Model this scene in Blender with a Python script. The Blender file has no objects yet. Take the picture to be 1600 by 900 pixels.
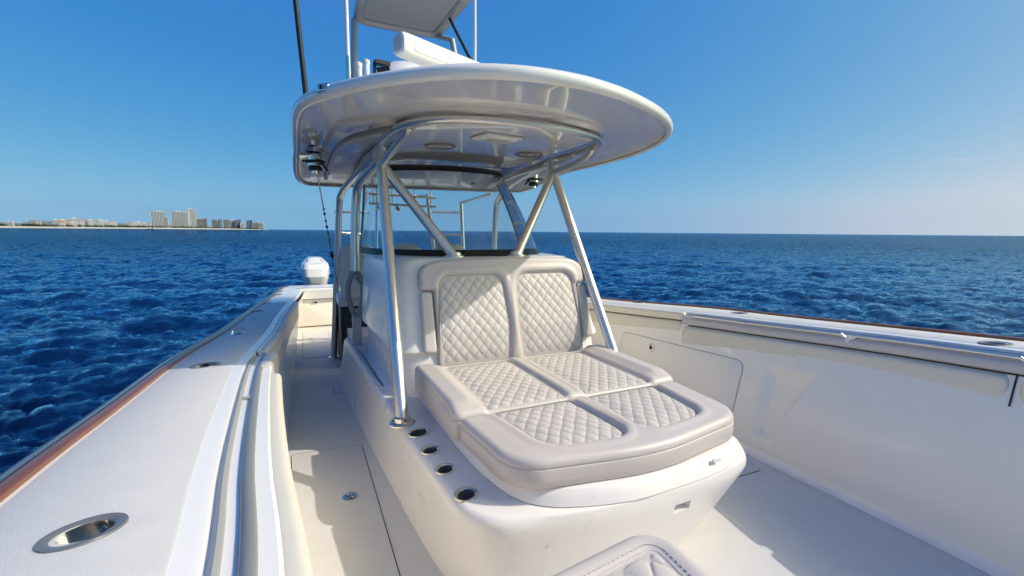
import bpy, bmesh, math, random
import numpy as np
from mathutils import Matrix, Vector
R_ = math.radians
random.seed(4); rng = np.random.default_rng(4)
sc = bpy.context.scene
col = sc.collection

# ------------------------------------------------------------------ camera, sky, sun, exposure
cam = bpy.data.cameras.new('camera'); camo = bpy.data.objects.new('camera', cam); col.objects.link(camo)
sc.camera = camo
cam.sensor_width = 36; cam.lens = 16.0; cam.clip_start = .02; cam.clip_end = 80000
YAW, PITCH, ROLL = math.atan2(335, 711), math.atan(88.4/711), .0085
F = Vector((math.sin(YAW)*math.cos(PITCH), math.cos(YAW)*math.cos(PITCH), -math.sin(PITCH)))
Rr = Vector((math.cos(YAW), -math.sin(YAW), 0)); Uu = Rr.cross(F)
R2 = Rr*math.cos(ROLL)+Uu*math.sin(ROLL); U2 = R2.cross(F)
CAMZ = 1.55
camo.matrix_world = Matrix(((R2.x, U2.x, -F.x, 0), (R2.y, U2.y, -F.y, 0), (R2.z, U2.z, -F.z, CAMZ), (0, 0, 0, 1)))

SUN = Vector((1.0, -.52, .99)).normalized()
SUN_EL = math.asin(SUN.z); SUN_AZ = math.atan2(SUN.x, SUN.y)
w = bpy.data.worlds.new('World'); sc.world = w; w.use_nodes = True
nt = w.node_tree; bg = nt.nodes['Background']
sky = nt.nodes.new('ShaderNodeTexSky'); sky.sky_type = 'NISHITA'; sky.sun_disc = False
sky.sun_elevation = SUN_EL; sky.sun_rotation = SUN_AZ
sky.altitude = 0; sky.air_density = .5; sky.dust_density = 1.5; sky.ozone_density = 4.0
# the clear deep-blue grade of the photograph's sky, one tone curve per channel over the whole dome
def sky_grade():
    N, L = nt.nodes, nt.links
    sp = N.new('ShaderNodeSeparateColor'); cb = N.new('ShaderNodeCombineColor'); L.new(sky.outputs[0], sp.inputs[0])
    def mth(op, a, b):
        m = N.new('ShaderNodeMath'); m.operation = op
        for i, v in enumerate((a, b)):
            if hasattr(v, 'links'): L.new(v, m.inputs[i])
            else: m.inputs[i].default_value = v
        return m.outputs[0]
    out, glow = [], []
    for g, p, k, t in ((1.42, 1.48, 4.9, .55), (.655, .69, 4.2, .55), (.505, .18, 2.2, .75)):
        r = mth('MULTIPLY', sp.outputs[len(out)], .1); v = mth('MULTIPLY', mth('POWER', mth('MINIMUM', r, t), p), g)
        out.append(v); glow.append(mth('MULTIPLY', mth('MAXIMUM', mth('SUBTRACT', r, t), 0.), k))      # extra glow round the out-of-view sun, added to lift the fill light
    out[0] = mth('MINIMUM', mth('MAXIMUM', out[0], .030), mth('MULTIPLY', out[1], .84))
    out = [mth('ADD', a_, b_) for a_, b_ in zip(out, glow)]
    for i in range(3): L.new(mth('MULTIPLY', out[i], 10.), cb.inputs[i])
    # thin cirrus low over the sea
    tc = N.new('ShaderNodeTexCoord'); mp = N.new('ShaderNodeMapping'); mp.inputs['Scale'].default_value = (2.2, 2.2, 26); mp.inputs['Location'].default_value = (.4, .9, 0)
    ns = N.new('ShaderNodeTexNoise'); ns.inputs['Scale'].default_value = 1.6; ns.inputs['Detail'].default_value = 7; ns.inputs['Roughness'].default_value = .62
    L.new(tc.outputs['Generated'], mp.inputs[0]); L.new(mp.outputs[0], ns.inputs['Vector'])
    mr = N.new('ShaderNodeMapRange'); mr.interpolation_type = 'SMOOTHSTEP'; mr.inputs[1].default_value = .56; mr.inputs[2].default_value = .78; mr.inputs[4].default_value = .40; L.new(ns.outputs['Fac'], mr.inputs[0])
    sz = N.new('ShaderNodeSeparateXYZ'); L.new(tc.outputs['Generated'], sz.inputs[0])
    b1 = N.new('ShaderNodeMapRange'); b1.interpolation_type = 'SMOOTHSTEP'; b1.inputs[1].default_value = .012; b1.inputs[2].default_value = .05; L.new(sz.outputs[2], b1.inputs[0])
    b2 = N.new('ShaderNodeMapRange'); b2.interpolation_type = 'SMOOTHSTEP'; b2.inputs[1].default_value = .10; b2.inputs[2].default_value = .22; b2.inputs[3].default_value = 1; b2.inputs[4].default_value = 0; L.new(sz.outputs[2], b2.inputs[0])
    dt = N.new('ShaderNodeVectorMath'); dt.operation = 'DOT_PRODUCT'; dt.inputs[1].default_value = (math.sin(R_(73)), math.cos(R_(73)), .06); L.new(tc.outputs['Generated'], dt.inputs[0])
    b3 = N.new('ShaderNodeMapRange'); b3.interpolation_type = 'SMOOTHSTEP'; b3.inputs[1].default_value = .955; b3.inputs[2].default_value = .995; L.new(dt.outputs['Value'], b3.inputs[0])
    mx = N.new('ShaderNodeMix'); mx.data_type = 'RGBA'; mx.inputs[7].default_value = (4.6, 5.0, 5.4, 1)
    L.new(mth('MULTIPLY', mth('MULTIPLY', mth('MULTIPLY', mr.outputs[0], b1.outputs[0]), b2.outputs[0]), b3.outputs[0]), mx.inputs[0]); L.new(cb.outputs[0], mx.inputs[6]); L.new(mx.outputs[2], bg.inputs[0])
_tc = nt.nodes.new('ShaderNodeTexCoord'); _sx = nt.nodes.new('ShaderNodeSeparateXYZ'); _cx = nt.nodes.new('ShaderNodeCombineXYZ'); _mx = nt.nodes.new('ShaderNodeMath'); _mx.operation = 'MAXIMUM'; _mx.inputs[1].default_value = .035
nt.links.new(_tc.outputs['Generated'], _sx.inputs[0]); nt.links.new(_sx.outputs[0], _cx.inputs[0]); nt.links.new(_sx.outputs[1], _cx.inputs[1])
nt.links.new(_sx.outputs[2], _mx.inputs[0]); nt.links.new(_mx.outputs[0], _cx.inputs[2]); nt.links.new(_cx.outputs[0], sky.inputs[0])   # no murk at the sea line
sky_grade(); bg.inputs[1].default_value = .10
sl = bpy.data.lights.new('sun', 'SUN'); sl.energy = 2.0; sl.angle = R_(.53); sl.color = (1, .93, .85)
so = bpy.data.objects.new('sun', sl); col.objects.link(so)
so.rotation_euler = SUN.to_track_quat('Z', 'Y').to_euler(); so.location = SUN*30
sc.view_settings.view_transform = 'Standard'; sc.view_settings.look = 'None'
sc.view_settings.exposure = 0.66; sc.view_settings.gamma = 1
try:
    sc.cycles.max_bounces = 10; sc.cycles.glossy_bounces = 4; sc.cycles.diffuse_bounces = 7; sc.cycles.transparent_max_bounces = 10
    sc.cycles.caustics_reflective = False; sc.cycles.caustics_refractive = False
except Exception: pass

# ------------------------------------------------------------------ helpers
def mat(name, colr, rough=.4, metal=0., coat=0., bump=None, vary=None, spec=.5, ior=1.5, coat_rough=.04, dirt=None):
    m = bpy.data.materials.new(name); m.use_nodes = True
    n = m.node_tree.nodes; l = m.node_tree.links; p = n['Principled BSDF']
    p.inputs['Base Color'].default_value = (*colr, 1); p.inputs['Roughness'].default_value = rough
    p.inputs['Metallic'].default_value = metal; p.inputs['Coat Weight'].default_value = coat
    p.inputs['Coat Roughness'].default_value = coat_rough
    p.inputs['Specular IOR Level'].default_value = spec; p.inputs['IOR'].default_value = ior
    tc = n.new('ShaderNodeTexCoord')
    if vary:
        s, a = vary
        t = n.new('ShaderNodeTexNoise'); t.inputs['Scale'].default_value = s; t.inputs['Detail'].default_value = 6
        mx = n.new('ShaderNodeMix'); mx.data_type = 'RGBA'
        mx.inputs[6].default_value = tuple(c*(1-a) for c in colr)+(1,); mx.inputs[7].default_value = tuple(min(1, c*(1+a)) for c in colr)+(1,)
        l.new(tc.outputs['Object'], t.inputs['Vector']); l.new(t.outputs['Fac'], mx.inputs[0]); l.new(mx.outputs[2], p.inputs['Base Color'])
        mr = n.new('ShaderNodeMapRange'); mr.inputs[3].default_value = rough*.8; mr.inputs[4].default_value = min(1, rough*1.25)
        l.new(t.outputs['Fac'], mr.inputs[0]); l.new(mr.outputs[0], p.inputs['Roughness'])
    if bump:
        s, st, d = bump
        t = n.new('ShaderNodeTexNoise'); t.inputs['Scale'].default_value = s; t.inputs['Detail'].default_value = 3
        b = n.new('ShaderNodeBump'); b.inputs['Strength'].default_value = st; b.inputs['Distance'].default_value = d
        l.new(tc.outputs['Object'], t.inputs['Vector']); l.new(t.outputs['Fac'], b.inputs['Height']); l.new(b.outputs[0], p.inputs['Normal'])
    return m
M = {}
M['gel'] = mat('white_gelcoat', (.83, .798, .765), .28, coat=.25, vary=(1.3, .03), bump=(3.0, .06, .004))
M['gelunder'] = mat('white_gelcoat_underside', (.88, .855, .79), .12, coat=.8, vary=(1.1, .03), bump=(2.2, .3, .006))
M['liner'] = mat('cream_gelcoat', (.84, .795, .725), .28, coat=.35, vary=(.9, .04), bump=(2.5, .3, .008))
M['deck'] = mat('nonskid_deck', (.645, .622, .59), .6, bump=(420, .45, .002), vary=(11, .06))
M['nonskid'] = mat('nonskid_covering_board', (.61, .60, .585), .6, bump=(330, .55, .002), vary=(12, .05))
M['leather'] = mat('pearl_vinyl', (.565, .515, .487), .42, bump=(260, .22, .0015), vary=(3, .04), coat=.08, coat_rough=.3)
M['quilt'] = mat('quilted_vinyl', (.59, .545, .51), .5, bump=(420, .3, .0015), vary=(5, .04))
M['cream'] = mat('cream_vinyl', (.70, .65, .55), .45, bump=(240, .2, .0015), vary=(2, .04))
M['piping'] = mat('grey_piping', (.35, .33, .31), .5)
M['alu'] = mat('polished_aluminium', (.74, .71, .67), .36, metal=1)
M['darksteel'] = mat('dark_polished_steel', (.15, .15, .152), .3, metal=0, coat=.25)
M['chrome'] = mat('stainless_steel', (.72, .70, .66), .15, metal=1)
M['greytube'] = mat('grey_anodised_tube', (.20, .21, .215), .38, metal=0, coat=.1)
M['trim'] = mat('grey_trim_strip', (.36, .36, .35), .5)
M['brushed'] = mat('brushed_steel', (.80, .79, .77), .42, metal=1)
M['greypaint'] = mat('grey_powder_coat', (.36, .38, .39), .4, coat=.2)
M['black'] = mat('black_rubber', (.012, .012, .013), .45)
M['seam'] = mat('grey_seam', (.34, .31, .27), .7)
M['gasket'] = mat('dark_gasket', (.03, .028, .026), .7)
M['teak'] = mat('varnished_teak', (.27, .08, .02), .35, coat=.35, coat_rough=.05)
M['rubrail'] = mat('dark_plum_rub_rail', (.055, .045, .075), .22, coat=.5)
M['navy'] = mat('navy_hull_paint', (.01, .014, .04), .1, coat=.8)
M['white'] = mat('white_paint', (.83, .81, .76), .22, coat=.5, vary=(4, .02))
M['capgrey'] = mat('pale_grey_plastic', (.46, .49, .53), .35)
M['fixture'] = mat('white_light_fixture', (.92, .92, .89), .3)
M['lens'] = mat('frosted_lens', (.72, .72, .68), .3)
M['speaker'] = mat('speaker_grille', (.42, .42, .42), .5, bump=(900, .6, .002))
M['dash'] = mat('dark_dashboard', (.02, .021, .023), .5)
# darker thread sewn along the quilting
def thread():
    n = M['quilt'].node_tree.nodes; l = M['quilt'].node_tree.links; p = n['Principled BSDF']; src = p.inputs['Base Color'].links[0].from_socket
    a = n.new('ShaderNodeAttribute'); a.attribute_name = 'thread'; k = n.new('ShaderNodeMath'); k.operation = 'MULTIPLY'; k.inputs[1].default_value = .55
    mx = n.new('ShaderNodeMix'); mx.data_type = 'RGBA'; mx.inputs[7].default_value = (.26, .235, .21, 1)
    l.new(a.outputs['Fac'], k.inputs[0]); l.new(k.outputs[0], mx.inputs[0]); l.new(src, mx.inputs[6]); l.new(mx.outputs[2], p.inputs['Base Color'])
thread()
# teak grain
def teak_grain():
    n = M['teak'].node_tree.nodes; l = M['teak'].node_tree.links
    tc = n.new('ShaderNodeTexCoord'); mp = n.new('ShaderNodeMapping'); mp.inputs['Scale'].default_value = (60, 3, 60)
    t = n.new('ShaderNodeTexNoise'); t.inputs['Scale'].default_value = 1.5; t.inputs['Detail'].default_value = 8
    r = n.new('ShaderNodeValToRGB'); r.color_ramp.elements[0].color = (.08, .022, .006, 1); r.color_ramp.elements[1].color = (.25, .075, .018, 1)
    l.new(tc.outputs['Object'], mp.inputs[0]); l.new(mp.outputs[0], t.inputs['Vector']); l.new(t.outputs['Fac'], r.inputs[0]); l.new(r.outputs[0], n['Principled BSDF'].inputs['Base Color'])
teak_grain()
def glass_mat():
    m = bpy.data.materials.new('clear_glass'); m.use_nodes = True; n = m.node_tree.nodes; l = m.node_tree.links
    n.remove(n['Principled BSDF']); out = n['Material Output']
    tr = n.new('ShaderNodeBsdfTransparent'); tr.inputs[0].default_value = (.80, .91, .95, 1)
    gl = n.new('ShaderNodeBsdfGlossy'); gl.inputs['Roughness'].default_value = .02
    fr = n.new('ShaderNodeFresnel'); fr.inputs[0].default_value = 1.75; mx = n.new('ShaderNodeMixShader'); mh = n.new('ShaderNodeMixShader'); mh.inputs[0].default_value = .05; df = n.new('ShaderNodeBsdfDiffuse'); df.inputs[0].default_value = (.8, .88, .92, 1)
    l.new(tr.outputs[0], mh.inputs[1]); l.new(df.outputs[0], mh.inputs[2])     # whitish-blue sheen of the glass, put in as diffuse colour
    l.new(fr.outputs[0], mx.inputs[0]); l.new(mh.outputs[0], mx.inputs[1]); l.new(gl.outputs[0], mx.inputs[2]); l.new(mx.outputs[0], out.inputs[0])
    return m
M['glass'] = glass_mat()
M['glassedge'] = mat('glass_edge', (.12, .42, .55), .1, coat=.5)

LOC = {}
def root_loc(o):
    while o is not None:
        if o.name in LOC: return LOC[o.name]
        o = o.parent
    return Vector((0, 0, 0))
def mesh_obj(name, V, Fc, m=None, parent=None, ang=38, smooth=True, attr=None):
    V = np.asarray(V, float)
    L = root_loc(parent)
    me = bpy.data.meshes.new(name); me.from_pydata((V-np.array(L)).tolist(), [], Fc)
    if attr is not None: me.attributes.new(attr[0], 'FLOAT', 'POINT').data.foreach_set('value', np.asarray(attr[1], np.float32))
    bm = bmesh.new(); bm.from_mesh(me); bmesh.ops.remove_doubles(bm, verts=bm.verts, dist=1e-5)
    bmesh.ops.recalc_face_normals(bm, faces=bm.faces)
    bm.to_mesh(me); bm.free()
    if m is not None: me.materials.append(m)
    if smooth:
        me.polygons.foreach_set('use_smooth', [True]*len(me.polygons)); me.set_sharp_from_angle(angle=R_(ang))
    o = bpy.data.objects.new(name, me); col.objects.link(o)
    if parent is not None: o.parent = parent
    return o
def thing(name, label, cat, loc=(0, 0, 0), group=None):
    o = bpy.data.objects.new(name, None); col.objects.link(o); o.location = loc; o.empty_display_size = .1
    o['label'] = label; o['category'] = cat
    if group: o['group'] = group
    LOC[o.name] = Vector(loc)
    return o
def tag(o, label, cat, group=None):
    o['label'] = label; o['category'] = cat
    if group: o['group'] = group
    return o
def kind(o, k): o['kind'] = k; return o

class MB:
    def __init__(s): s.V = []; s.F = []
    def add(s, V, Fc):
        b = len(s.V); s.V += [tuple(v) for v in V]; s.F += [tuple(i+b for i in f) for f in Fc]; return s
    def box(s, c, d, rz=0, M4=None):
        x, y, z = [q/2 for q in d]; P = []
        for sx, sy, sz in ((-1,-1,-1),(1,-1,-1),(1,1,-1),(-1,1,-1),(-1,-1,1),(1,-1,1),(1,1,1),(-1,1,1)):
            p = Vector((sx*x, sy*y, sz*z)); p.rotate(Matrix.Rotation(rz, 3, 'Z')) if rz else None
            P.append(tuple(p+Vector(c)))
        return s.add(P, [(0,3,2,1),(4,5,6,7),(0,1,5,4),(1,2,6,5),(2,3,7,6),(3,0,4,7)])
    def build(s, name, m, parent=None, **k): return mesh_obj(name, s.V, s.F, m, parent, **k)
def ringfaces(nr, n, closed_u=True, cap0=False, cap1=False, wrap=False):
    Fc = []
    for i in range(nr if wrap else nr-1):
        a = i*n; b = ((i+1) % nr)*n
        for j in range(n if closed_u else n-1):
            k = (j+1) % n; Fc.append((a+j, a+k, b+k, b+j))
    if cap0: Fc.append(tuple(range(n-1, -1, -1)))
    if cap1: Fc.append(tuple(range((nr-1)*n, nr*n)))
    return Fc
def loft(name, rings, m, parent=None, closed=True, cap0=False, cap1=False, **k):
    n = len(rings[0]); V = np.concatenate([np.asarray(r, float) for r in rings])
    return mesh_obj(name, V, ringfaces(len(rings), n, closed, cap0, cap1), m, parent, **k)
def cr(pts, per=8, closed=False):
    P = np.asarray(pts, float); n = len(P); out = []
    for i in range(n if closed else n-1):
        if closed: p0, p1, p2, p3 = P[i-1], P[i], P[(i+1) % n], P[(i+2) % n]
        else:
            p1, p2 = P[i], P[i+1]; p0 = P[i-1] if i else 2*p1-p2; p3 = P[i+2] if i+2 < n else 2*p2-p1
        for t in np.linspace(0, 1, per, endpoint=False):
            out.append(.5*((2*p1)+(-p0+p2)*t+(2*p0-5*p1+4*p2-p3)*t*t+(-p0+3*p1-3*p2+p3)*t**3))
    if not closed: out.append(P[-1])
    return np.array(out)
def tube_geo(pts, r, n=12, closed=False, ry=None):
    P = np.asarray(pts, float); N = len(P); T = np.zeros_like(P)
    if closed: T = np.roll(P, -1, 0)-np.roll(P, 1, 0)
    else: T[1:-1] = P[2:]-P[:-2]; T[0] = P[1]-P[0]; T[-1] = P[-1]-P[-2]
    T /= np.linalg.norm(T, axis=1)[:, None]+1e-12
    up = np.array([0, 0, 1.]) if abs(T[0][2]) < .9 else np.array([0, 1., 0])
    a = np.cross(T[0], up); a /= np.linalg.norm(a); rings = []
    rr = np.broadcast_to(np.asarray(r, float), (N,)); ry = rr if ry is None else np.broadcast_to(np.asarray(ry, float), (N,))
    th = np.linspace(0, 2*math.pi, n, endpoint=False)
    for i in range(N):
        a = a-T[i]*(a@T[i]); a /= np.linalg.norm(a); b = np.cross(T[i], a)
        rings.append(P[i]+np.outer(np.cos(th), a)*rr[i]+np.outer(np.sin(th), b)*ry[i])
    return np.concatenate(rings), ringfaces(N, n, True, not closed, not closed, wrap=closed)
def tube(name, pts, r, m, parent=None, n=12, closed=False, smooth=0, ry=None):
    if smooth: pts = cr(pts, smooth, closed)
    V, Fc = tube_geo(pts, r, n, closed, ry); return mesh_obj(name, V, Fc, m, parent)
def rpoly(pts, seg=8):
    """rounded polygon, CCW (x, y, r)"""
    out = []; n = len(pts)
    for i in range(n):
        p = np.array(pts[i][:2], float); r = pts[i][2]
        a = np.array(pts[i-1][:2], float)-p; b = np.array(pts[(i+1) % n][:2], float)-p
        la, lb = np.linalg.norm(a), np.linalg.norm(b); a /= la; b /= lb
        if r <= 0: out.append(p); continue
        ang = math.acos(max(-1, min(1, a@b))); d = min(r/math.tan(ang/2), la*.49, lb*.49); r2 = d*math.tan(ang/2)
        c = p+(a+b)/np.linalg.norm(a+b)*(r2/math.sin(ang/2))
        p0, p1 = p+a*d, p+b*d
        a0 = math.atan2(*(p0-c)[::-1]); a1 = math.atan2(*(p1-c)[::-1]); da = (a1-a0+math.pi) % (2*math.pi)-math.pi
        for t in np.linspace(0, 1, seg+1): out.append(c+r2*np.array([math.cos(a0+da*t), math.sin(a0+da*t)]))
    return np.array(out)
def resample(P, n):
    P = np.vstack([P, P[:1]]); d = np.r_[0, np.cumsum(np.linalg.norm(np.diff(P, axis=0), axis=1))]
    t = np.linspace(0, d[-1], n, endpoint=False); return np.c_[np.interp(t, d, P[:, 0]), np.interp(t, d, P[:, 1])]
def normals2(P):
    T = np.roll(P, -1, 0)-np.roll(P, 1, 0); T /= np.linalg.norm(T, axis=1)[:, None]+1e-12
    return np.c_[T[:, 1], -T[:, 0]]
def put(P3, M4):
    if M4 is None: return P3
    A = np.array(M4); return P3@A[:3, :3].T+A[:3, 3]
def stack(name, out, prof, m, parent=None, M4=None, cap0=True, cap1=True, zf=None, **k):
    N = normals2(out); rings = []
    for off, z in prof:
        q = out+N*off; zz = np.full(len(q), float(z))
        if zf is not None: zz = zz+zf(q)
        rings.append(put(np.c_[q, zz], M4))
    return loft(name, rings, m, parent, True, cap0, cap1, **k)
def sdf(poly, Q):
    """signed distance of points Q to closed polygon (neg inside)"""
    A = poly; B = np.roll(poly, -1, 0); d = np.full(len(Q), 1e9); ins = np.zeros(len(Q), bool)
    for a, b in zip(A, B):
        e = b-a; w_ = Q-a; t = np.clip((w_@e)/(e@e+1e-15), 0, 1)
        d = np.minimum(d, np.linalg.norm(w_-t[:, None]*e, axis=1))
        c = ((a[1] > Q[:, 1]) != (b[1] > Q[:, 1]))
        with np.errstate(divide='ignore', invalid='ignore'):
            x = (b[0]-a[0])*(Q[:, 1]-a[1])/(b[1]-a[1]+1e-30)+a[0]
        ins ^= c & (Q[:, 0] < x)
    return np.where(ins, -d, d)
def sstep(a, b, x): t = np.clip((x-a)/(b-a), 0, 1); return t*t*(3-2*t)
def pad(name, out, ztop, zbot, m, parent, recess=(), rec=.018, r=.03, n=300, M4=None, crown=.006, seam=True, zf=None):
    """an upholstered pad: rounded top edge, stitched seam, dips where the quilted panels lie"""
    P = resample(out, n); N = normals2(P); rings = []
    hgt = ztop-zbot
    prof = [(-.012, zbot), (-.002, zbot+.008), (.002, zbot+hgt*.3), (.002, ztop-r-.016)]
    if seam: prof += [(-.0005, ztop-r-.010), (-.004, ztop-r-.007), (-.0005, ztop-r-.004)]
    for a in np.linspace(0, 1, 7): prof.append((-r*(1-math.cos(a*math.pi/2)), ztop-r+r*math.sin(a*math.pi/2)))
    for off, z in prof:
        q = P+N*off; rings.append(np.c_[q, np.full(n, z)])
    top = P-N*r; c = top.mean(0)
    for s in np.linspace(.985, 0.0, 64): rings.append(np.c_[c+(top-c)*max(s, 1e-4), np.full(n, ztop)])
    A = np.array(rings); k0 = len(prof)-1; Q = A[k0:, :, :2].reshape(-1, 2)
    dz = np.zeros(len(Q))
    ed = -sdf(P, Q); dz += crown*sstep(r*.6, .12, ed)
    for pl in recess:
        d = sdf(pl, Q); dz -= (rec+crown)*(1-sstep(-.004, .022, d)); dz += .006*np.exp(-((d-.04)/.022)**2)
    A[k0:, :, 2] += dz.reshape(-1, n)
    if recess:
        for j in range(len(prof)-7, k0):
            q = A[j, :, :2]; t = (j-(len(prof)-7))/6
            for pl in recess: A[j, :, 2] -= rec*t**.5*(1-sstep(.004, .03, sdf(pl, q)))
    if zf is not None: A[:, :, 2] += zf(A[:, :, 0], A[:, :, 1])*np.clip((A[:, :, 2]-zbot)/hgt, 0, 1)
    return loft(name, [put(a, M4) for a in A], m, parent, True, True, True, ang=60)
def quilt(name, poly, z0, m, parent, du=.036, dv=.05, h=.011, res=.005, M4=None, zf=None, ph=(0, 0), drop=0):
    lo, hi = poly.min(0), poly.max(0); nv = max(12, int((hi[1]-lo[1])/res)); nu = max(12, int((hi[0]-lo[0])/res))
    e = 1e-4; vs = lo[1]+e+(hi[1]-lo[1]-2*e)*(.5-.5*np.cos(np.linspace(0, math.pi, nv)))*.35+(hi[1]-lo[1]-2*e)*np.linspace(0, 1, nv)*.65
    Q = []
    B = np.roll(poly, -1, 0)
    for v in vs:
        xs = [a[0]+(b[0]-a[0])*(v-a[1])/(b[1]-a[1]) for a, b in zip(poly, B) if (a[1] > v) != (b[1] > v)]
        Q.append(np.c_[np.linspace(min(xs), max(xs), nu), np.full(nu, v)])
    Q = np.concatenate(Q); d = -sdf(poly, Q)
    a = (Q[:, 0]-ph[0])/du+(Q[:, 1]-ph[1])/dv; b = (Q[:, 0]-ph[0])/du-(Q[:, 1]-ph[1])/dv
    wob = .03*np.sin(Q[:, 0]*37+Q[:, 1]*23)
    sa, sb = np.abs(np.sin(math.pi*(a/2+wob))), np.abs(np.sin(math.pi*(b/2-wob)))
    puff = np.minimum(1, (sa*sb+1e-9))**.33
    zz = z0+(h*puff-.003)*sstep(0, .02, d)+.010*sstep(0, .10, d)-.004*(1-sstep(0, .012, d))
    if zf is not None: zz = zz+zf(Q[:, 0], Q[:, 1])
    V = put(np.c_[Q, zz], M4)
    thr = 1-sstep(.05, .20, np.minimum(sa, sb))
    return mesh_obj(name, V, ringfaces(nv, nu, False), m, parent, ang=80, attr=('thread', thr))
def cutter_obj(V, Fc):
    me = bpy.data.meshes.new('cutter'); me.from_pydata([tuple(v) for v in V], [], Fc)
    bm = bmesh.new(); bm.from_mesh(me); bmesh.ops.recalc_face_normals(bm, faces=bm.faces); bm.to_mesh(me); bm.free()
    o = bpy.data.objects.new('cutter', me); col.objects.link(o); return o
def cut(objs, cutters, ang=38):
    bpy.context.view_layer.update()
    for o in objs:
        for c in cutters:
            md = o.modifiers.new('b', 'BOOLEAN'); md.operation = 'DIFFERENCE'; md.object = c; md.solver = 'EXACT'
    dg = bpy.context.evaluated_depsgraph_get()
    new = [bpy.data.meshes.new_from_object(o.evaluated_get(dg)) for o in objs]
    for o, me in zip(objs, new):
        o.modifiers.clear(); o.data = me
        me.polygons.foreach_set('use_smooth', [True]*len(me.polygons)); me.set_sharp_from_angle(angle=R_(ang))
    for c in cutters:
        me = c.data; bpy.data.objects.remove(c); bpy.data.meshes.remove(me)
def ell(rx, ry, n=28): t = np.linspace(0, 2*math.pi, n, endpoint=False); return np.c_[np.cos(t)*rx, np.sin(t)*ry]
def cyl_cut(M4, rx, ry, up, down, slant=(0, 0)):
    e = ell(rx, ry); a = put(np.c_[e, np.full(len(e), up)], M4); b = put(np.c_[e+np.array(slant), np.full(len(e), -down)], M4)
    return cutter_obj(np.concatenate([a, b]), ringfaces(2, len(e), True, True, True))
def cup(name, M4, rx, ry, depth, flange, parent, slant=(0, 0), m_in=None, ring='darksteel'):
    """a flush rim with a real tube sunk below it"""
    e0 = ell(1, 1, 36); P = []
    for kx, z in ((flange, 0.0), (flange, .0035), (flange*.93, .006), (.012, .006), (.004, .004), (0, 0)):
        P.append(put(np.c_[e0*(np.array([rx, ry])+kx), np.full(36, z)], M4))
    o = loft(name, P, M[ring], parent, ang=50)
    Q = []
    for z, t in ((.003, 0), (-depth*.5, .5), (-depth, 1)):
        Q.append(put(np.c_[e0*np.array([rx, ry])+np.array(slant)*t, np.full(36, z)], M4))
    Q.append(put(np.c_[e0*.01+np.array(slant), np.full(36, -depth)], M4))
    loft('cup_liner', Q, m_in or M['chrome'], o, cap1=True)
    return o
def frame_at(loc, ax=(0, 0, 1), xdir=(1, 0, 0)):
    z = Vector(ax).normalized(); x = Vector(xdir); x = (x-z*x.dot(z)).normalized(); y = z.cross(x)
    return Matrix(((x.x, y.x, z.x, loc[0]), (x.y, y.y, z.y, loc[1]), (x.z, y.z, z.z, loc[2]), (0, 0, 0, 1)))

# ------------------------------------------------------------------ sea
WZ = -.95
def fft_tile(n, size, wind, amp, seed, lmin, chop, Lw):
    g = np.random.default_rng(seed); k = 2*math.pi*np.fft.fftfreq(n, size/n); kx, ky = np.meshgrid(k, k, indexing='ij')
    kk = np.hypot(kx, ky); kk[0, 0] = 1
    cs = (kx*math.cos(wind)+ky*math.sin(wind))/kk
    P = np.exp(-1/(kk*Lw)**2)/kk**3.5*(.25+.75*np.abs(cs)**2)*np.exp(-(kk*lmin)**2); P[0, 0] = 0
    H = (g.normal(size=(n, n))+1j*g.normal(size=(n, n)))*np.sqrt(P)
    h = np.fft.ifft2(H).real; s = amp/h.std(); H = H*s
    return h*s, np.fft.ifft2(-1j*kx/kk*H).real*chop, np.fft.ifft2(-1j*ky/kk*H).real*chop
def samp(A, size, x, y):
    n = A.shape[0]; u = (x/size % 1)*n; v = (y/size % 1)*n; i = u.astype(int); j = v.astype(int); fu = u-i; fv = v-j
    i %= n; j %= n; i2 = (i+1) % n; j2 = (j+1) % n
    return A[i, j]*(1-fu)*(1-fv)+A[i2, j]*fu*(1-fv)+A[i, j2]*(1-fu)*fv+A[i2, j2]*fu*fv
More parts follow.
